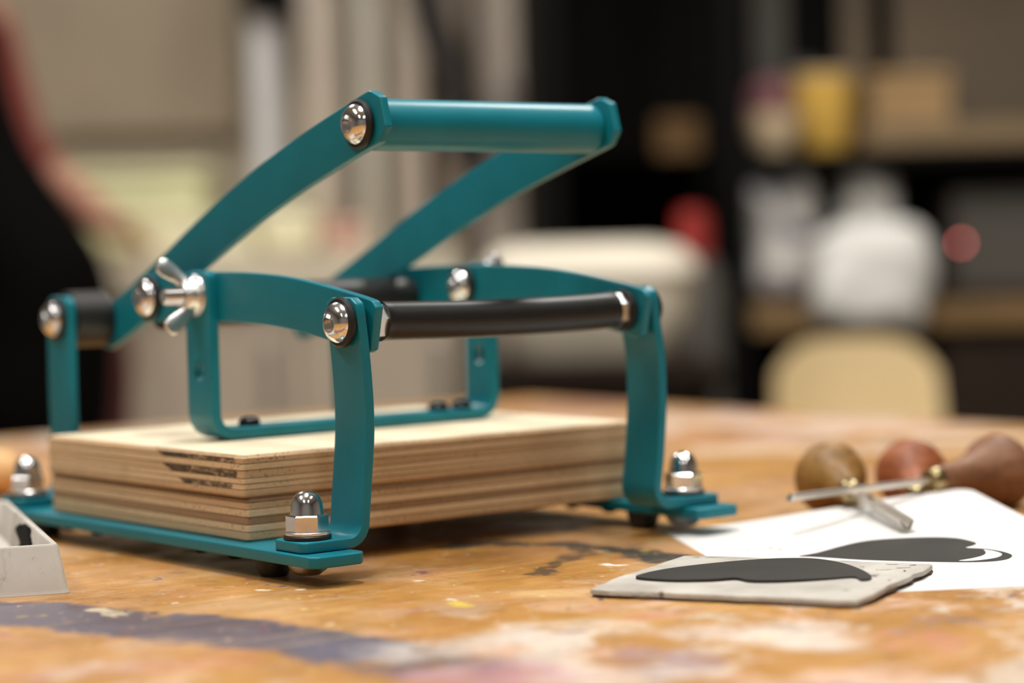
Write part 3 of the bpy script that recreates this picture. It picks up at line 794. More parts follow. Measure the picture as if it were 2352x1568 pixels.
hb = lino_slab(0.0, 1.0, 0.7, 'hessian_backing', M['hessian']); hb['label'] = 'dark brown hessian backing'
LH = [(8.6, 23.4), (7.8, 33.7), (9.8, 43.5), (13.8, 53.1), (21.2, 65.0), (29.9, 76.0), (39.4, 84.0), (47.6, 87.6), (54.3, 88.2), (61.5, 85.0), (70.5, 78.0), (80.4, 66.4), (88.7, 53.8), (93.0, 44.5), (93.2, 39.5), (90.8, 38.6), (86.0, 44.5), (78.5, 38.5), (68.9, 31.6), (58.7, 27.2), (51.7, 27.0), (44.9, 31.0), (38.7, 25.4), (29.0, 21.2), (19.5, 20.3)]
o2 = [(p.x, p.y) for p in crom(LH, 4, True)]
bm = bmesh.new()
t0 = [bm.verts.new(lino_p(a, b, 2.6)) for a, b in o2]; t1 = [bm.verts.new(lino_p(a, b, 3.75)) for a, b in o2]
n = len(o2)
for i in range(n): bm.faces.new((t0[i], t0[(i + 1) % n], t1[(i + 1) % n], t1[i]))
es = [bm.edges.get((t1[i], t1[(i + 1) % n])) for i in range(n)]
bmesh.ops.triangle_fill(bm, use_beauty=True, edges=es)
rh = finish(bm, 'raised_heart', M['ink'], block, smooth=False); rh['label'] = 'raised heart covered in black ink'
bm = bmesh.new()
for (a, b, ln, wd, an) in ((95, 76, 5.5, 0.9, 0.5), (88, 84, 4.5, 0.7, 0.2), (96, 84, 3.0, 1.0, 1.2), (98, 68, 4.0, 0.5, 1.9), (91, 70, 3.4, 0.45, 0.9), (70, 88.2, 9, 0.5, 0.05), (84, 88.6, 5, 0.5, -0.08), (14, 86, 7, 0.45, 0.12), (28, 89, 6, 0.4, 0.0), (100, 44, 3.0, 0.5, 1.5)):
    o = []
    for t in [2 * PI * i / 13 for i in range(13)]:
        u, v = ln * math.cos(t) * random.uniform(0.75, 1.1) * 0.6, wd * math.sin(t) * random.uniform(0.3, 1.3)
        o.append((max(2.4, min(101, a + u * math.cos(an) - v * math.sin(an))), max(2, min(88.2, b + u * math.sin(an) + v * math.cos(an)))))
    bm.faces.new([bm.verts.new(lino_p(p, q, 3.05)) for p, q in o])
finish(bm, 'ink_smudge', M['ink'], block)

# ------------------------------------------------------------------ three lino cutters with mushroom handles
def wood(name, a, b, c):
    n = N(name); f = n.math('ADD', n.math('MULTIPLY', n.noise(50, 5, 0.6, stretch=(1, 1, 5)), 0.6), n.math('MULTIPLY', n.noise(300, 4), 0.4))
    n.set(base=n.ramp(f, [(0.3, lin(*a)), (0.55, lin(*b)), (0.75, lin(*c))]), rough=0.5, spec=0.35); return n.m
M['brass'] = plain('dull_brass_ferrule', (168, 152, 112), 0.3, 1.0)
M['blade'] = plain('polished_blade_steel', (206, 199, 190), 0.36, 1.0)
def cutter(knob, tip, mat, label, flat, R_=17.6, gouge='v', nk=1.0):
    k, t = W(*knob), W(*tip); ax = (t - k).normalized()
    root = empty('lino_cutter', W(knob[0], knob[1], TZ), label, 'cutting tool', 'lino cutters')
    pr = [('c', 0, -R_ * 0.80), ('c', R_ * 0.45, -R_ * 0.76), ('c', R_ * 0.75, -R_ * 0.60), ('c', R_ * 0.94, -R_ * 0.28), ('c', R_, 0.0), ('c', R_ * 0.96, R_ * 0.22), ('c', R_ * 0.83, R_ * 0.44), ('c', R_ * 0.63, R_ * 0.66), ('c', R_ * 0.48, R_ * 0.95), ('c', R_ * 0.39, R_ * 1.35), ('c', R_ * 0.35, R_ * 1.75), ('c', 0, R_ * 1.75)]
    pr = [(q, r, h * nk if h > R_ * 0.5 else h) for q, r, h in pr]
    bm = bmesh.new(); add_lathe(bm, pr, k, ax, 40)
    for v in bm.verts:
        if v.co.z < ZT + 0.0003: v.co.z = ZT + 0.0003      # the knob is cut flat where it lies on the bench
    finish(bm, 'handle', mat, root, angle=50)
    fr = R_ * 0.31
    lathe('ferrule', [(q_, r_, h_ + R_ * 1.75 * (nk - 1)) for q_, r_, h_ in (('c', 0, R_ * 1.5), ('c', fr, R_ * 1.5), ('c', fr * 1.08, R_ * 1.58), ('c', fr * 1.0, R_ * 2.0), ('c', fr * 0.8, R_ * 2.1), ('c', 0, R_ * 2.1))], k, ax, M['brass'], root, n=28)
    ln = (t - k).length * 1000; s0 = R_ * (2.0 + 1.75 * (nk - 1))
    bm = bmesh.new()
    up = Vector((0, 0, 1)); e1 = (up - ax * up.dot(ax)).normalized(); e2 = ax.cross(e1)
    prof = [(-3.6, 2.6), (-1.2, -1.6), (1.2, -1.6), (3.6, 2.6), (2.5, 2.6), (0.0, -0.4), (-2.5, 2.6)] if gouge == 'v' else [(-2.2, 0.9), (-1.7, -1.4), (1.7, -1.4), (2.2, 0.9), (1.4, 1.7), (0, 1.9), (-1.4, 1.7)]
    rings = []
    for h, sc in ((s0, 0.8), (s0 + (ln - s0) * 0.3, 0.9), (ln - 2.0, 1.0), (ln, 0.95)):
        rings.append([bm.verts.new(k + ax * h / 1000 + (e2 * p * sc + e1 * q * sc) / 1000 + ax * (0.0016 * (q < 0) if h == ln else 0)) for p, q in prof])
    for A, B in zip(rings, rings[1:]):
        for i in range(7): bm.faces.new((A[i], A[(i + 1) % 7], B[(i + 1) % 7], B[i]))
    bm.faces.new(rings[0]); bm.faces.new(rings[-1])
    finish(bm, 'blade', M['blade'], root, smooth=False)
    return root
cutter((297.5, -47.5, 5.0), (243.0, -142.0, -5.0), wood('oiled_beech', (98, 70, 34), (148, 108, 54), (174, 132, 74)), 'lino cutter with golden brown knob, its gouge lying on the card', True)
cutter((350.0, -52.0, 3.0), (306.0, -98.0, -9.9), wood('reddish_cherry', (98, 50, 26), (152, 86, 50), (178, 110, 68)), 'lino cutter with reddish brown knob, middle one of three behind the card', True)
cutter((371.0, -88.0, 4.4), (222.0, -94.0, 5.6), wood('brown_walnut', (92, 60, 42), (132, 92, 65), (156, 116, 86)), 'lino cutter with long slim shaft pointing left, lying on its side at right', True, R_=18.8, gouge='flat', nk=1.4)

# ------------------------------------------------------------------ inking tray at the left
Ta, Tb = Vector((-0.94, 0.342)), Vector((0.342, 0.94))
def tray_p(a, b, z):
    q = Vector((-77.2, 6.4)) + Ta * a + Tb * b; return W(q.x, q.y, TZ + z)
def tray_mat():
    n = N('grubby_white_plastic')
    c = n.ramp(n.noise(30, 5), [(0.3, lin(180, 173, 164)), (0.7, lin(200, 194, 186))])
    c = n.mix(n.rng(n.noise(34, 6, 0.7, stretch=(1, 1, 0.5)), 0.48, 0.70, 0, 0.7), c, lin(122, 108, 94))
    c = n.mix(n.rng(n.noise(130, 6, 0.75), 0.58, 0.72, 0, 0.5), c, lin(96, 84, 72))
    n.set(base=c, rough=0.5, spec=0.4); n.bump(n.noise(200, 4), 0.1, 0.0005); return n.m
M['tray'] = tray_mat()
tray = empty('ink_tray', tray_p(60, 90, 0), 'grubby white plastic tray with black ink inside, beside the press', 'tray')
bm = bmesh.new(); TA, TB = 150, 185
def tray_ring(d, z):
    return [bm.verts.new(tray_p(a, b, z)) for a, b in [(min(max(x, d), TA - d) if False else x, y) for x, y in rounded2(d, TA - d, d, TB - d, max(1.2, 4 - d * 0.2))]]
def rounded2(x0, x1, y0, y1, r, k=4):
    return rounded_rect(x0, x1, y0, y1, r, k)
rings = [tray_ring(0, 0.1), tray_ring(0.8, 2.0), tray_ring(3.6, 18.2), tray_ring(4.2, 19.0), tray_ring(6.2, 19.0), tray_ring(6.9, 18.2), tray_ring(9.0, 4.0), tray_ring(12, 2.6)]
for A, B in zip(rings, rings[1:]):
    n = len(A)
    for i in range(n): bm.faces.new((A[i], A[(i + 1) % n], B[(i + 1) % n], B[i]))
bm.faces.new(rings[0]); bm.faces.new(rings[-1])
finish(bm, 'tray_shell', M['tray'], tray, angle=45)
M['wet_ink'] = plain('wet_black_ink', (6, 6, 6), 0.7, var=0.5, scale=120, bump=0.4, spec=0.1)
bm = bmesh.new()      # a thick smear on the inner side wall
def wall_in(z): return 9.0 - (9.0 - 6.9) * (min(z, 18.2) - 4) / 14.2
prev = None; NB = 28
for j, f_ in enumerate((0.0, 0.35, 0.7, 0.92, 1.0)):
    ring = []
    for i in range(NB):
        t = 2 * PI * i / NB
        rb = 24 * (1 + 0.22 * math.sin(3 * t + 1.0) + 0.12 * math.sin(7 * t)); rz = 8.6 * (1 + 0.15 * math.sin(4 * t + 0.5) + 0.1 * math.sin(9 * t + 2))
        z = max(2.9, min(18.6, 11.2 + f_ * rz * math.sin(t))); b = 80 + f_ * rb * math.cos(t) + 5 * math.sin(z * 0.5)
        ring.append(bm.verts.new(tray_p(wall_in(z) + (0.12 if f_ == 1.0 else 0.8 + 0.5 * math.sin(5 * t + j * 2) * f_), b, z)))
    if prev:
        for i in range(NB): bm.faces.new((prev[i], prev[(i + 1) % NB], ring[(i + 1) % NB], ring[i]))
    prev = ring
ik = finish(bm, 'ink_smear', M['wet_ink'], tray, angle=60); ik['label'] = 'thick black ink smear'

# ------------------------------------------------------------------ brayer behind the tray (only its handle shows)
M['pale_wood'] = wood('pale_beech_handle', (196, 150, 100), (222, 178, 124), (236, 196, 146))
br = empty('ink_brayer', W(60, 352, TZ), 'pale wooden brayer handle lying at the left edge of the table', 'roller')
hax = Vector((-0.86, 0.51, 0))
lathe('handle', [('c', 0, -2), ('c', 6, -1.2), ('c', 10.5, 2.5), ('c', 12.6, 9), ('c', 12.9, 20), ('c', 11.6, 45), ('c', 10.2, 80), ('c', 9.0, 100), ('c', 0, 101)], W(78, 360, TZ + 12.95), hax, M['pale_wood'], br, n=32)
bm = bmesh.new(); tube(bm, [W(78, 360, TZ + 12.95) + hax * 0.098, W(78, 360, TZ + 12.95) + hax * 0.135, W(78, 360, TZ + 18) + hax * 0.15 + Vector((0.026, 0.043, 0)), W(78, 360, TZ + 18) + hax * 0.19 + Vector((0.026, 0.043, 0))], 0.003, 12); finish(bm, 'shank', M['zinc'], br)
lathe('rubber_roller', [('c', 0, -50), ('c', 16, -50), ('c', 16, 46), ('c', 0, 46)], W(78, 360, TZ + 16.2) + hax * 0.19, (0.51, 0.86, 0), M['rubber'], br, n=32)

#BACKGROUND
# ------------------------------------------------------------------ the room behind the table
def seen_box(px0, py0, px1, py1, d, depth=0.3, to_floor=False, to_top=None):
    r0, z1 = seen(px0, py0, d); r1, z0 = seen(px1, py1, d)
    if to_floor: z0 = 0.0
    if to_top is not None: z1 = to_top
    return (r0, r1, d, d + depth, z0, z1)
def rbox(name, a, mat, parent=None, bevel=0.006):
    bm = bmesh.new(); roombox(bm, *a); return finish(bm, name, mat, parent, smooth=False, bevel=bevel)
def bm_mat(name, c, rough=0.55, **kw):
    return plain(name, c, rough, **kw)
def thing_at(name, a, label, cat, group=None):
    return empty(name, room((a[0] + a[1]) / 2, (a[2] + a[3]) / 2, a[4]), label, cat, group)
def cabinet(name, a, mat, label, cat, doors=1, handle=True, hm=None, group=None, gap=0.004):
    t = thing_at(name, a, label, cat, group)
    rbox('body', (a[0], a[1], a[2] + 0.02, a[3], a[4], a[5]), mat, t)
    wd = (a[1] - a[0]) / doors
    for i in range(doors):
        x0, x1 = a[0] + wd * i + gap, a[0] + wd * (i + 1) - gap
        dr = rbox('door', (x0, x1, a[2], a[2] + 0.018, a[4] + gap, a[5] - gap), mat, t, 0.004)
        if handle:
            hx = x1 - 0.025; zc = (a[4] + a[5]) / 2
            rbox('handle', (hx - 0.006, hx + 0.006, a[2] - 0.025, a[2], zc - 0.06, zc + 0.06), hm or M['nut'], dr, 0.003)
    return t
K = {}
for nm, c, ro in (('locker_beige', (206, 193, 178), 0.5), ('locker_cream', (246, 240, 222), 0.5), ('locker_grey', (164, 150, 136), 0.5), ('cupboard_brown', (168, 152, 130), 0.5),
                  ('counter_cream', (226, 214, 188), 0.45), ('counter_front', (194, 178, 158), 0.5), ('post_white', (246, 246, 252), 0.4), ('tub_green', (222, 220, 176), 0.4),
                  ('paper_cream', (246, 240, 206), 0.7), ('pink_item', (222, 176, 160), 0.6), ('bin_white', (244, 234, 214), 0.4), ('black_metal', (9, 8, 7), 0.6), ('black_panel', (11, 9, 7), 0.7),
                  ('trolley_dark', (38, 28, 20), 0.6), ('red_lid', (168, 52, 46), 0.5), ('brown_card', (104, 76, 40), 0.7), ('panel_taupe', (112, 98, 80), 0.6), ('panel_grey', (88, 84, 78), 0.6),
                  ('shelf_wood', (136, 108, 70), 0.55), ('bowl_cream', (246, 222, 184), 0.4), ('purple_cloth', (146, 98, 104), 0.8), ('cup_yellow', (254, 204, 100), 0.35), ('box_tan', (186, 152, 106), 0.6),
                  ('bag_white', (246, 244, 238), 0.45), ('bag_grey', (160, 156, 158), 0.5), ('machine_dark', (74, 68, 62), 0.45), ('door_dark', (44, 28, 15), 0.6), ('chair_wood', (248, 222, 172), 0.45),
                  ('strap_black', (40, 34, 30), 0.7), ('glass_green', (170, 190, 180), 0.3), ('gap_shade_black', (40, 30, 24), 0.3), ('board_tan', (140, 118, 88), 0.6)):
    K[nm] = bm_mat(nm, c, ro, var=0.06, scale=9, spec=0.12 if nm.startswith('black') or nm == 'trolley_dark' else 0.4)

# left half: wall cupboard, counter, lockers
pa = seen_box(-420, -330, 548, 300, 4.70, 0.03)
pb = thing_at('pin_board', pa, 'large brownish grey pin board on the wall behind the person', 'board')
rbox('felt', (pa[0] + 0.02, pa[1] - 0.02, pa[2] + 0.006, pa[3], pa[4] + 0.02, pa[5] - 0.02), K['cupboard_brown'], pb, 0.002)
for q in ((pa[0], pa[1], pa[4], pa[4] + 0.02), (pa[0], pa[1], pa[5] - 0.02, pa[5]), (pa[0], pa[0] + 0.02, pa[4] + 0.02, pa[5] - 0.02), (pa[1] - 0.02, pa[1], pa[4] + 0.02, pa[5] - 0.02)): rbox('frame_bar', (q[0], q[1], pa[2], pa[3], q[2], q[3]), K['cupboard_brown'], pb, 0.002)
sa = seen_box(552, -190, 705, 22, 4.45, 0.3)
sp_ = thing_at('wall_speaker', sa, 'black box speaker fixed high on the wall above the white tube', 'speaker')
rbox('cabinet', sa, K['strap_black'], sp_, 0.01); rbox('grille', (sa[0] + 0.01, sa[1] - 0.01, sa[2] - 0.006, sa[2], sa[4] + 0.01, sa[5] - 0.01), K['black_metal'], sp_, 0.003)
ca = seen_box(-900, 612, 1062, 668, 3.95, 0.62)
counter = thing_at('kitchen_counter', (ca[0], ca[1], ca[2], ca[3], 0, 0), 'long pale counter with cream worktop along the back wall', 'counter')
rbox('worktop', ca, K['counter_cream'], counter)
rbox('body', (ca[0], ca[1], ca[2] + 0.05, ca[3], 0, ca[4]), K['counter_front'], counter)
nd = 5; wd = (ca[1] - ca[0]) / nd
for i in range(nd):
    dr = rbox('door', (ca[0] + wd * i + 0.004, ca[0] + wd * (i + 1) - 0.004, ca[2] + 0.03, ca[2] + 0.05, 0.08, ca[4] - 0.006), K['counter_front'], counter, 0.004)
    rbox('handle', (ca[0] + wd * (i + 0.85) - 0.006, ca[0] + wd * (i + 0.85) + 0.006, ca[2] + 0.005, ca[2] + 0.03, ca[4] - 0.2, ca[4] - 0.08), M['nut'], dr, 0.003)
ZC = ca[5]
def on_counter(name, px0, py0, px1, d, depth, mat, label, cat, bevel=0.02, lid=None):
    a = seen_box(px0, py0, px1, 612, d, depth); a = a[:4] + (ZC, a[5])
    t = thing_at(name, a, label, cat)
    if lid:
        rbox('tub', a[:4] + (a[4], a[5] - 0.02), mat, t, bevel); rbox('lid', (a[0] - 0.006, a[1] + 0.006, a[2] - 0.006, a[3] + 0.006, a[5] - 0.02, a[5]), lid, t, 0.006)
    else:
        h = a[5] - a[4]; n_ = 4
        for k in range(n_):
            j = random.uniform(-0.006, 0.006)
            rbox('sheet_pack', (a[0] + j, a[1] + j, a[2], a[3], a[4] + h * k / n_, a[4] + h * (k + 1) / n_ - 0.001), mat, t, 0.002)
    return t
on_counter('storage_tub', 130, 385, 480, 4.25, 0.25, K['tub_green'], 'pale green plastic tub with lid on the counter behind the person', 'tub', 0.03, K['tub_green'])
on_counter('paper_stack', 350, 500, 572, 4.02, 0.2, K['paper_cream'], 'low stack of cream paper on the counter', 'paper')
on_counter('storage_tub', 588, 450, 735, 4.05, 0.2, K['paper_cream'], 'cream lidded tub on the counter between paper stack and pink box', 'tub', 0.03, K['paper_cream'])
on_counter('small_box', 745, 505, 830, 4.05, 0.12, K['pink_item'], 'small pinkish box at the right end of the counter', 'box', 0.01, K['pink_item'])
a = seen_box(566, 45, 655, 575, 4.48, 0.1); a = a[:4] + (ZC, a[5])
t = thing_at('upright_tube', a, 'upright white tube standing on the counter against the wall', 'tube')  # plain white pipe, gives no light
bm = bmesh.new(); c = ((a[0] + a[1]) / 2, (a[2] + a[3]) / 2); rr = (a[1] - a[0]) / 2
tube(bm, [room(c[0], c[1], a[4] + 0.03), room(c[0], c[1], a[5])], rr, 24); finish(bm, 'tube', K['post_white'], t)
bm = bmesh.new(); tube(bm, [room(c[0], c[1], a[4]), room(c[0], c[1], a[4] + 0.03)], rr * 1.15, 24); finish(bm, 'foot', M['nut'], t)
for (x0, x1, k, lab) in ((668, 800, 'locker_beige', 'tall beige locker to the right of the white tube'), (803, 880, 'locker_cream', 'narrow cream locker, brightest of the tall row'), (883, 985, 'locker_beige', 'tall beige locker between the cream and the grey one'), (988, 1080, 'locker_grey', 'tall grey locker with a black strap hanging in front')):
    a = seen_box(x0, -500, x1, 600, 4.32, 0.38, to_top=2.05); a = a[:4] + (ZC, a[5])
    cabinet('tall_locker', a, K[k], lab, 'locker', 1, True, group='tall lockers on the counter')
# hanging strap
bm = bmesh.new()
sp = []
for (x, y) in ((955, -420), (965, -120), (985, 20), (1020, 130), (1062, 240), (1078, 330), (1092, 380)):
    r, z = seen(x, y, 3.98); sp.append((r, z))
sp = [tuple(p) for p in crom(sp, 5)]
ribbon(bm, sp, 0.035, 0.012, 3.98, lambda a_, b_, o: room(a_, o, b_))
strap = finish(bm, 'hanging_strap', K['strap_black'], None); tag(strap, 'broad black strap hanging in front of the lockers', 'strap')
a = seen_box(1083, -500, 1212, 900, 4.05, 0.42, to_floor=True, to_top=2.3)
cabinet('tall_cupboard', a, K['locker_beige'], 'tall pale cupboard between the lockers and the black shelving', 'cupboard', 1, True)

# black steel shelving across the right half
SD0, SD1 = 3.75, 4.25
def sh(px, py): return seen(px, py, SD0)
ZS1 = (sh(1900, 380)[1], sh(1900, 346)[1]); ZS2 = (sh(1900, 762)[1], sh(1900, 700)[1])
S1T, S2T = ZS1[1], ZS2[1]
rL, rM, rR = sh(1268, 300)[0], sh(1690, 300)[0], sh(2700, 300)[0]
shelv = empty('steel_shelving', room((rL + rR) / 2, (SD0 + SD1) / 2, 0), 'tall black steel shelving unit filling the right background', 'shelving')
for r in (rL, rM, rR):
    rbox('upright', (r - 0.018, r + 0.020, SD0, SD0 + 0.03, 0, 2.2), K['black_metal'], shelv)
    rbox('upright', (r - 0.018, r + 0.020, SD1 - 0.03, SD1, 0, 2.2), K['black_metal'], shelv)
rbox('shelf', (rM + 0.02, rR, SD0, SD1, ZS1[0], ZS1[1]), K['black_metal'], shelv)
rbox('shelf', (rL, rM - 0.02, SD0, SD1, ZS1[0] + 0.02, ZS1[1] - 0.005), K['black_metal'], shelv)
s2 = rbox('shelf', (rM + 0.02, rR, SD0, SD1, ZS2[0], ZS2[1]), K['shelf_wood'], shelv); s2['label'] = 'wooden shelf board'
for z in (0.12, 1.75):
    rbox('shelf', (rL, rR, SD0, SD1, z, z + 0.03), K['black_metal'], shelv)
bp = rbox('back_panel', (rL, rM, SD1, SD1 + 0.01, 0, 2.2), K['black_panel'], shelv, 0.001); bp['label'] = 'black back panel'
bp = rbox('side_panel', (rL - 0.03, rL - 0.02, SD0, SD1, 0, 2.2), K['black_panel'], shelv, 0.001)
bp = rbox('back_panel', (rM, rR, SD1, SD1 + 0.01, 0, ZS2[0]), K['black_panel'], shelv, 0.001); bp['label'] = 'black back panel'
def on_z(px0, py0, px1, z, d, depth):
    a = seen_box(px0, py0, px1, py0 + 10, d, depth); return a[:4] + (z, a[5])
# upper shelf
a = on_z(1505, 272, 1612, (S1T + 0.002) - 0.003, SD0 + 0.1, 0.2)
t = thing_at('cardboard_box', a, 'dim brown cardboard box in the black left bay', 'box'); rbox('carton', a, K['brown_card'], t); rbox('flap', (a[0] + 0.004, a[1] - 0.004, a[2] - 0.003, a[2] + 0.002, a[5] - 0.02, a[5] + 0.002), K['brown_card'], t, 0.001)
def lathe_room(name, prof, r, d, z, mat, parent, n=28):
    bm = bmesh.new(); add_lathe(bm, prof, room(r, d, z), (0, 0, 1), n, 1.0); return finish(bm, name, mat, parent, angle=50)
r0, zt = seen(1776, 262, SD0 + 0.06); rw = seen(1848, 262, SD0 + 0.06)[0] - r0; zb = (S1T + 0.002)
t = empty('cream_bowl', room(r0, SD0 + 0.06, zb), 'shallow cream bowl holding a crumpled purple cloth on the upper shelf', 'bowl')
hh = zt - zb
lathe_room('bowl', [('c', 0, 0), ('c', rw * 0.5, 0), ('c', rw * 0.55, hh * 0.12), ('c', rw * 0.85, hh * 0.55), ('c', rw, hh), ('c', rw * 0.95, hh), ('c', rw * 0.8, hh * 0.6), ('c', rw * 0.5, hh * 0.2), ('c', 0, hh * 0.15)], r0, SD0 + 0.06, zb, K['bowl_cream'], t)
bm = bmesh.new()
bmesh.ops.create_icosphere(bm, subdivisions=3, radius=1)
for v in bm.verts:
    k = 1 + 0.16 * math.sin(v.co.x * 7 + v.co.y * 4) + 0.12 * math.sin(v.co.z * 9 + v.co.x * 3)
    q = Vector((v.co.x * rw * 0.66, v.co.y * rw * 0.66, v.co.z * hh * 0.62)) * k
    v.co = room(r0 - rw * 0.1, SD0 + 0.06, zb + hh * 1.28) + RR * q.x + DD * q.y + Vector((0, 0, q.z))
cl = finish(bm, 'cloth', K['purple_cloth'], None); tag(cl, 'crumpled purple cloth lying in the cream bowl', 'cloth')
r0, zt = seen(1888, 172, SD0 + 0.14); rw = seen(1955, 172, SD0 + 0.14)[0] - r0; hh = zt - (S1T + 0.002)
t = empty('yellow_cup', room(r0, SD0 + 0.14, (S1T + 0.002)), 'bright yellow cup on the upper shelf beside the cream bowl', 'cup')
lathe_room('cup', [('c', 0, 0), ('c', rw * 0.82, 0), ('c', rw * 0.92, hh * 0.06), ('c', rw, hh), ('c', rw * 0.94, hh), ('c', rw * 0.85, hh * 0.1), ('c', 0, hh * 0.08)], r0, SD0 + 0.14, (S1T + 0.002), K['cup_yellow'], t)
lathe_room('rim', [('c', rw * 0.9, hh * 0.97), ('c', rw * 1.05, hh * 0.97), ('c', rw * 1.05, hh * 1.02), ('c', rw * 0.9, hh * 1.02)], r0, SD0 + 0.14, (S1T + 0.002), K['bowl_cream'], t)
r0, zt = seen(1840, 150, SD0 + 0.39); rw = 0.042; hh = zt - (S1T + 0.002)
t = empty('jar', room(r0, SD0 + 0.39, (S1T + 0.002)), 'tall grey jar standing behind the yellow cup', 'jar')
lathe_room('jar_body', [('c', 0, 0), ('c', rw, 0), ('c', rw, hh * 0.85), ('c', rw * 0.8, hh * 0.93), ('c', 0, hh * 0.93)], r0, SD0 + 0.39, (S1T + 0.002), K['panel_grey'], t)
lathe_room('lid', [('c', 0, hh * 0.9), ('c', rw * 0.85, hh * 0.9), ('c', rw * 0.85, hh), ('c', 0, hh)], r0, SD0 + 0.39, (S1T + 0.002), K['panel_grey'], t)
a = on_z(2000, 168, 2185, (S1T + 0.002), SD0 + 0.2, 0.22)
t = thing_at('wooden_box', a, 'plain tan wooden box on the upper shelf right of the yellow cup', 'box'); rbox('box_body', a[:4] + (a[4], a[5] - 0.02), K['box_tan'], t); rbox('lid', (a[0] - 0.004, a[1] + 0.004, a[2] - 0.004, a[3] + 0.004, a[5] - 0.02, a[5]), K['box_tan'], t)
a = on_z(1985, 284, 2480, (S1T + 0.002), SD0 + 0.01, 0.16)
t = thing_at('wooden_tray', a, 'long low tan tray along the front of the upper shelf', 'tray')
rbox('tray_base', a[:4] + (a[4], a[4] + 0.008), K['board_tan'], t, 0.002)
for q in ((a[0], a[1], a[2], a[2] + 0.01), (a[0], a[1], a[3] - 0.01, a[3]), (a[0], a[0] + 0.01, a[2], a[3]), (a[1] - 0.01, a[1], a[2], a[3])): rbox('tray_side', q + (a[4] + 0.008, a[5]), K['board_tan'], t, 0.002)
# boards standing at the back of the upper shelf
for (x0, x1, k, lab, cat) in ((1722, 1800, 'panel_grey', 'grey board standing on the upper shelf next to the black upright', 'board'), (1925, 1990, 'panel_taupe', 'narrow taupe board standing behind the yellow cup', 'board'), (2045, 2500, 'panel_taupe', 'wide taupe board standing behind the tan box', 'board')):
    a = on_z(x0, -330, x1, (S1T + 0.002), SD1 - 0.06, 0.03)
    a = a[:5] + (1.74,)
    o = rbox('standing_board', a, K[k], None, 0.004); tag(o, lab, cat)
bp = rbox('back_panel', (rM, rR, SD1, SD1 + 0.01, S1T, 2.2), K['black_panel'], shelv, 0.001); bp['label'] = 'black back panel'
bp = rbox('back_panel', (rM, rR, SD1, SD1 + 0.01, ZS2[0], S1T), K['trolley_dark'], shelv, 0.001); bp['label'] = 'dark brown back panel'
bpn = N('printed_white_plastic'); bpn.set(base=bpn.mix(bpn.rng(bpn.noise(14, 3), 0.52, 0.6), lin(238, 234, 228), lin(130, 128, 140)), rough=0.45); K['bag_print'] = bpn.m
# plastic sacks and machine on the lower shelf
def sack(px0, py0, px1, py1, d, depth, mat, label, seed, squ=0.7, hang=0.0):
    a = seen_box(px0, py0, px1, py1, d, depth); zf = S2T + 0.002; z0 = zf - hang
    rc, dc, zc = (a[0] + a[1]) / 2, d + depth / 2, (z0 + a[5]) / 2
    hr, hd, hz = (a[1] - a[0]) / 2, depth / 2, (a[5] - z0) / 2
    bm = bmesh.new(); bmesh.ops.create_icosphere(bm, subdivisions=5, radius=1)
    rnd = random.Random(seed); fr = [(rnd.uniform(2, 7), rnd.uniform(2, 7), rnd.uniform(2, 7), rnd.uniform(0, 6)) for _ in range(5)]
    cl = lambda v, m_: max(-m_, min(m_, v))
    for v in bm.verts:
        p = v.co; f = lambda t: abs(t) ** squ * (1 if t > 0 else -1)
        k = 1 + sum(0.05 * math.sin(p.x * q[0] + p.y * q[1] + p.z * q[2] + q[3]) for q in fr)
        q = Vector((cl(f(p.x) * hr * k, hr), cl(f(p.y) * hd * k, hd), cl(f(p.z) * hz * k, hz)))
        d_, z_ = dc + q.y, zc + q.z
        if d_ > SD0 - 0.012: z_ = max(z_, zf)
        v.co = room(rc + q.x, d_, z_)
    o = finish(bm, 'plastic_sack', mat, None, angle=180); tag(o, label, 'sack'); return o
sack(1716, 392, 1884, 690, SD0 + 0.058, 0.14, K['bag_print'], 'tall white plastic sack with grey print beside the black upright', 3)
sack(1872, 512, 2160, 730, SD0 - 0.10, 0.15, K['bag_white'], 'wide white plastic sack hanging over the front of the wooden shelf', 8, 0.7, 0.045)
sack(1936, 392, 2072, 700, SD0 + 0.07, 0.13, K['bag_white'], 'white sack peeping out behind the wide one', 15)
r0, zt = seen(1908, 420, SD0 + 0.28); hh = zt - (S2T + 0.002); rw = 0.032  # dark shape added to give the shade in the gap between the sacks
t = empty('shaded_gap_bottle', room(r0, SD0 + 0.32, (S2T + 0.002)), 'dark bottle shape standing for the shaded gap between the white sacks', 'bottle')
lathe_room('gap_shade_body', [('c', 0, 0), ('c', rw, 0), ('c', rw, hh * 0.66), ('c', rw * 0.5, hh * 0.82), ('c', rw * 0.4, hh * 0.92), ('c', 0, hh * 0.92)], r0, SD0 + 0.32, (S2T + 0.002), K['gap_shade_black'], t)
lathe_room('cap', [('c', 0, hh * 0.9), ('c', rw * 0.5, hh * 0.9), ('c', rw * 0.5, hh), ('c', 0, hh)], r0, SD0 + 0.32, (S2T + 0.002), K['gap_shade_black'], t)
a = seen_box(2185, 440, 2520, 700, SD0 + 0.06, 0.3); a = a[:4] + ((S2T + 0.002), a[5])
t = thing_at('dark_machine', a, 'dark grey machine with a lit red lamp at the right end of the shelf', 'machine')
rbox('housing', a, K['machine_dark'], t, 0.01)
rbox('front_panel', (a[0] + 0.01, a[1] - 0.01, a[2] - 0.006, a[2], a[4] + 0.02, a[5] - 0.02), K['panel_grey'], t, 0.003)
led = N('red_pilot_lamp'); led.set(base=(0.5, 0.03, 0.03, 1)); led.b.inputs['Emission Color'].default_value = (1, 0.22, 0.19, 1); led.b.inputs['Emission Strength'].default_value = 8
r0, zl = seen(2208, 558, a[2] - 0.008)
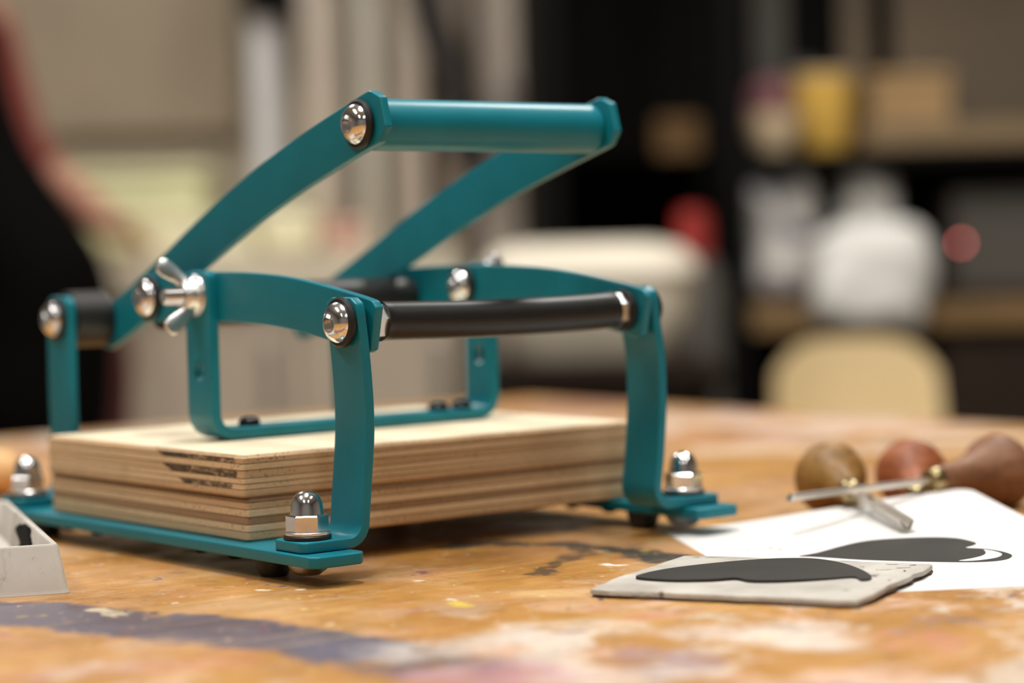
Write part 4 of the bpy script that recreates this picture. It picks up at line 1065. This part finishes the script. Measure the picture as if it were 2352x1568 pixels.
bm = bmesh.new(); add_lathe(bm, [('c', 0, 0), ('c', 0.0042, 0), ('c', 0.0042, 0.003), ('c', 0.0028, 0.006), ('c', 0, 0.007)], room(r0, a[2] - 0.006, zl), -DD, 16, 1.0)
lp = finish(bm, 'pilot_lamp', led.m, t); lp['label'] = 'lit red pilot lamp'
# base cupboard under the lower shelf
a = (sh(2168, 700)[0], rR - 0.05, SD0 + 0.02, SD1 - 0.04, 0.153, ZS2[0] - 0.02)
cabinet('base_cupboard', a, K['door_dark'], 'dark brown cupboard under the lower shelf at far right', 'cupboard', 2, True, K['black_metal'])
# white bin on a dark trolley in front of the shelving
ba = seen_box(1108, 562, 1612, 838, 3.2, 0.3)
tr = thing_at('dark_trolley', (ba[0], ba[1], 3.16, 3.54, 0, 0), 'dark brown trolley carrying the white bin', 'trolley')
zt = ba[4]
rbox('tray_top', (ba[0] - 0.03, ba[1] + 0.03, 3.16, 3.54, zt - 0.03, zt), K['trolley_dark'], tr)
rbox('drawer_block', (ba[0] - 0.01, ba[1] + 0.01, 3.18, 3.52, zt - 0.34, zt - 0.03), K['trolley_dark'], tr)
for r in (ba[0], ba[1]):
    for d in (3.19, 3.51): rbox('leg', (r - 0.015, r + 0.015, d - 0.015, d + 0.015, 0, zt - 0.03), K['black_metal'], tr)
t = thing_at('white_bin', ba, 'large rounded white plastic bin with lid on the dark trolley', 'bin')
bm = bmesh.new()
def bin_ring(z, g):
    return [bm.verts.new(room(p[0], p[1], z)) for p in rounded_rect(ba[0] + g, ba[1] - g, ba[2] + g, ba[3] - g, 0.06, 6)]
H_ = ba[5] - ba[4]
rs = [bin_ring(ba[4], 0.045), bin_ring(ba[4] + 0.01, 0.03), bin_ring(ba[4] + H_ * 0.45, 0.012), bin_ring(ba[4] + H_ * 0.74, 0.004)]
for A, B in zip(rs, rs[1:]):
    for i in range(len(A)): bm.faces.new((A[i], A[(i + 1) % len(A)], B[(i + 1) % len(A)], B[i]))
bm.faces.new(rs[0]); bm.faces.new(rs[-1]); finish(bm, 'bin_body', K['bin_white'], t, angle=50)
bm = bmesh.new()
rs = [bin_ring(ba[4] + H_ * 0.74, -0.004), bin_ring(ba[4] + H_ * 0.84, 0.0), bin_ring(ba[4] + H_ * 0.95, 0.02), bin_ring(ba[5], 0.06)]
for A, B in zip(rs, rs[1:]):
    for i in range(len(A)): bm.faces.new((A[i], A[(i + 1) % len(A)], B[(i + 1) % len(A)], B[i]))
bm.faces.new(rs[0]); bm.faces.new(rs[-1]); finish(bm, 'lid', K['bin_white'], t, angle=50)
# red-capped canister behind the bin's right end
r0, z1 = seen(1590, 478, 3.62); rw = 0.027
t = empty('red_canister', room(r0, 3.62, 0), 'tall canister with a red cap behind the white bin', 'canister')
lathe_room('canister_body', [('c', 0, 0), ('c', 0.05, 0), ('c', 0.05, z1 - 0.12), ('c', 0.035, z1 - 0.08), ('c', 0, z1 - 0.08)], r0, 3.62, 0, K['panel_grey'], t)
cp = lathe_room('cap', [('c', 0, z1 - 0.082), ('c', rw, z1 - 0.082), ('c', rw * 1.02, z1 - 0.03), ('c', rw * 0.85, z1 - 0.005), ('c', 0, z1)], r0, 3.62, 0, K['red_lid'], t); cp['label'] = 'red cap'
# pale wooden chair in front of the shelving
cd = 3.42
(rA, zA), (rB, zB) = seen(1772, 782, cd), seen(2178, 968, cd)
ch = empty('wooden_chair', room((rA + rB) / 2, cd + 0.15, 0), 'pale wooden chair seen over the far table edge, below the white sacks', 'chair')
bm = bmesh.new(); rows = []
zlow = zB - 0.05
ol = []
cw = (rA + rB) / 2; hw_ = (rB - rA) / 2
for (u, v) in ((-0.70, 1.0), (-0.86, 0.93), (-0.96, 0.78), (-0.98, 0.55), (-0.98, 0.25), (-0.99, 0.0), (0.99, 0.0), (0.96, 0.25), (0.90, 0.55), (0.86, 0.78), (0.78, 0.93), (0.62, 1.0)):
    ol.append((u, v))
fr, bk = [], []
NSEG = 24
def brk_pts(u, v, off):
    return room(cw + u * hw_, cd + off + 0.035 * (1 - u * u), zlow + (zA - zlow) * v)
cols = [i / 12 - 1 for i in range(25)]
def top_v(u):
    a_ = abs(u) ** 4; return 1.0 - 0.30 * a_
for off in (0, 1):
    rows.append([[bm.verts.new(brk_pts(u * (0.98 - 0.07 * (v if u > 0 else v * 0.2)), v * top_v(u), 0.012 * off)) for v in (0, 0.25, 0.5, 0.75, 0.92, 1.0)] for u in cols])
F_, B_ = rows
for i in range(24):
    for j in range(5):
        bm.faces.new((F_[i][j], F_[i + 1][j], F_[i + 1][j + 1], F_[i][j + 1])); bm.faces.new((B_[i][j], B_[i][j + 1], B_[i + 1][j + 1], B_[i + 1][j]))
    for j in (0, 5): bm.faces.new((F_[i][j], B_[i][j], B_[i + 1][j], F_[i + 1][j]))
for i in (0, 24):
    for j in range(5): bm.faces.new((F_[i][j], F_[i][j + 1], B_[i][j + 1], B_[i][j]))
finish(bm, 'backrest', K['chair_wood'], ch, angle=50)
rbox('seat', (cw - hw_ * 1.15, cw + hw_ * 1.15, cd - 0.36, cd + 0.02, 0.43, 0.45), K['chair_wood'], ch, 0.008)
for sx in (-1, 1):
    bm = bmesh.new(); tube(bm, [room(cw + sx * hw_ * 0.8, cd + 0.05, 0), room(cw + sx * hw_ * 0.8, cd + 0.02, 0.45), room(cw + sx * hw_ * 0.8, cd + 0.04, zlow + 0.06)], 0.011, 12); finish(bm, 'leg', M['nut'], ch)
    bm = bmesh.new(); tube(bm, [room(cw + sx * hw_ * 0.95, cd - 0.34, 0), room(cw + sx * hw_ * 0.9, cd - 0.31, 0.44)], 0.011, 12); finish(bm, 'leg', M['nut'], ch)

# ------------------------------------------------------------------ the person at the left
PD = 3.62
def pp(px, py, dd=0.0):
    r, z = seen(px, py, PD + dd); return room(r, PD + dd, z)
def skinned(name, nodes, edges, mat, parent, levels=2, root=0):
    me = bpy.data.meshes.new(name); me.from_pydata([tuple(p) for p, r in nodes], edges, []); me.update()
    o = bpy.data.objects.new(name, me); COL.objects.link(o)
    sk = o.modifiers.new('skin', 'SKIN'); sk.use_smooth_shade = True
    for i, (p, r) in enumerate(nodes):
        v = me.skin_vertices[0].data[i]; v.radius = r if isinstance(r, tuple) else (r, r); v.use_root = (i == root)
    sb = o.modifiers.new('sub', 'SUBSURF'); sb.levels = levels; sb.render_levels = levels
    bpy.context.view_layer.update(); bake(o)
    me = o.data; me.materials.clear(); me.materials.append(mat)
    for p in me.polygons: p.use_smooth = True
    if parent:
        o.parent = parent; o.matrix_parent_inverse = parent.matrix_world.inverted()
    return o
def skin_mat():
    n = N('skin'); n.set(base=n.ramp(n.noise(12, 4), [(0.3, lin(214, 150, 128)), (0.7, lin(228, 170, 146))]), rough=0.5, spec=0.4); return n.m
M['skin'] = skin_mat()
M['black_cloth'] = plain('black_cotton', (8, 7, 6), 0.9, var=0.2, scale=40, spec=0.08)
M['maroon'] = plain('maroon_trousers', (104, 54, 48), 0.85, var=0.15, scale=40)
M['brick'] = plain('brick_red_shirt', (172, 88, 78), 0.85, var=0.12, scale=40)
M['hair'] = plain('dark_brown_hair', (48, 34, 26), 0.6, var=0.3, scale=60)
per = empty('person', room(seen(90, 900, PD)[0], PD, 0), 'person in black apron, red sleeve and maroon trousers, one hand resting on counter', 'person')
bpy.context.view_layer.update()
R3 = {k: pp(*v) for k, v in dict(pelvis=(110, 650), belly=(10, 490), chest=(-125, 210), neck=(-165, -40), head=(-150, -150), crown=(-150, -300)).items()}
shR, elR, wrR, haR = pp(-45, 10, 0.13), pp(58, 350, 0.19), pp(246, 512, 0.24), pp(302, 540, 0.36)
shL, elL, wrL, haL = pp(-275, 20, 0.02), pp(-390, 380, 0.06), pp(-330, 690, 0.02), pp(-320, 770, 0.0)
hipR, knR, anR, toR = pp(186, 720, 0.09), pp(204, 1180, 0.09), pp(190, 1790, 0.08), pp(350, 1822, 0.04)
hipL, knL, anL, toL = pp(50, 720, 0.04), pp(40, 1180, 0.04), pp(0, 1790, 0.05), pp(160, 1822, 0.02)
for q in (anR, anL): q.z = max(q.z, 0.07)
for q in (toR, toL): q.z = 0.035
nodes = [(R3['pelvis'], (0.10, 0.09)), (R3['belly'], (0.085, 0.085)), (R3['chest'], (0.085, 0.085)), (R3['neck'], 0.052), (R3['head'], 0.085), (R3['crown'], 0.075),
         (shR, 0.046), (elR, 0.035), (wrR, 0.026), (shL, 0.05), (elL, 0.038), (wrL, 0.027),
         (hipR, 0.085), (knR, 0.055), (anR, 0.04), (toR, 0.032), (hipL, 0.085), (knL, 0.055), (anL, 0.04), (toL, 0.032)]
edges = [(0, 1), (1, 2), (2, 3), (3, 4), (4, 5), (2, 6), (6, 7), (7, 8), (2, 9), (9, 10), (10, 11), (0, 12), (12, 13), (13, 14), (14, 15), (0, 16), (16, 17), (17, 18), (18, 19)]
for wr, ha in ((8, haR), (11, haL)):
    wp = nodes[wr][0]; dv = (ha - wp).normalized(); sd = dv.cross(DD).normalized()
    if sd.z < 0: sd = -sd
    pi = len(nodes); nodes.append((ha, (0.026, 0.016))); edges.append((wr, pi))
    for k, (o_, ln) in enumerate(((-0.030, 0.068), (-0.010, 0.078), (0.010, 0.074), (0.030, 0.058))):
        b = ha + dv * 0.03 + DD * o_ * 0.8; m1 = b + dv * ln * 0.55 - sd * 0.004; m2 = b + dv * ln - sd * 0.006
        i0 = len(nodes); nodes += [(b, 0.0095), (m1, 0.0088), (m2, 0.0075)]; edges += [(pi, i0), (i0, i0 + 1), (i0 + 1, i0 + 2)]
    b = ha - dv * 0.01 - DD * 0.035; i0 = len(nodes); nodes += [(b, 0.012), (b + dv * 0.03 - DD * 0.02, 0.010), (b + dv * 0.055 - DD * 0.018, 0.009)]; edges += [(pi, i0), (i0, i0 + 1), (i0 + 1, i0 + 2)]
body = skinned('body', nodes, edges, M['skin'], per)
# face features: nose, ears, eyes, mouth turned to the right of the picture
hd = (R3['head'] + R3['crown']) / 2; fw = RR
fm = skinned('nose', [(hd + fw * 0.085 + Vector((0, 0, 0.0)), 0.010), (hd + fw * 0.108 + Vector((0, 0, -0.03)), 0.013)], [(0, 1)], M['skin'], per, 1)
for s in (-1, 1):
    bm = bmesh.new(); bmesh.ops.create_uvsphere(bm, u_segments=12, v_segments=8, radius=0.011)
    for v in bm.verts: v.co = v.co + hd + fw * 0.078 + DD * 0.034 * s + Vector((0, 0, 0.012))
    finish(bm, 'eye', plain('eye_dark', (60, 44, 36), 0.2), per)
    bm = bmesh.new(); bmesh.ops.create_uvsphere(bm, u_segments=12, v_segments=8, radius=0.03)
    for v in bm.verts: v.co = Vector((v.co.x * 0.6, v.co.y * 0.6, v.co.z)) + hd + DD * 0.088 * s
    finish(bm, 'ear', M['skin'], per)
bm = bmesh.new(); bmesh.ops.create_uvsphere(bm, u_segments=12, v_segments=8, radius=0.02)
for v in bm.verts: v.co = Vector((v.co.x, v.co.y, v.co.z * 0.3)) + hd + fw * 0.080 + Vector((0, 0, -0.06))
finish(bm, 'mouth', plain('lips', (168, 92, 84), 0.5), per)
hr_ = skinned('hair', [(R3['crown'] + Vector((0, 0, 0.012)) - fw * 0.02, 0.090), (hd - fw * 0.05 + Vector((0, 0, 0.02)), 0.092), (R3['head'] - fw * 0.075, 0.06)], [(0, 1), (1, 2)], M['hair'], per)
sv = skinned('shirt_sleeve', [(shR, 0.05), (shR.lerp(elR, 0.5), 0.043), (elR, 0.041), (elR.lerp(wrR, 0.35), 0.036)], [(0, 1), (1, 2), (2, 3)], M['brick'], per); sv['label'] = 'brick red shirt sleeve'
sv = skinned('shirt_sleeve', [(shL, 0.058), (shL.lerp(elL, 0.5), 0.048), (shL.lerp(elL, 0.95), 0.044)], [(0, 1), (1, 2)], M['brick'], per); sv['label'] = 'brick red shirt sleeve'
ap = skinned('apron', [(pp(85, 1090), (0.14, 0.13)), (pp(100, 860), (0.125, 0.13)), (pp(108, 720), (0.128, 0.125)), (pp(104, 630), (0.134, 0.12)), (pp(-15, 490), (0.118, 0.115)), (pp(-98, 330), (0.10, 0.11)), (pp(-152, 120), (0.10, 0.12)), (pp(-170, 0), (0.09, 0.12))], [(i, i + 1) for i in range(7)], M['black_cloth'], per); ap['label'] = 'black apron over a black top'
for h, k_, a_ in ((hipR, knR, anR), (hipL, knL, anL)):
    tr_ = skinned('trouser_leg', [(h + Vector((0, 0, 0.02)), 0.105), (h.lerp(k_, 0.5), 0.085), (k_, 0.07), (a_ + Vector((0, 0, 0.03)), 0.055)], [(0, 1), (1, 2), (2, 3)], M['maroon'], per); tr_['label'] = 'maroon trouser leg'
for a_, t_ in ((anR, toR), (anL, toL)):
    skinned('shoe', [(Vector((a_.x, a_.y, 0.05)), 0.048), (Vector((t_.x, t_.y, 0.04)), 0.04)], [(0, 1)], M['black_cloth'], per, 2)
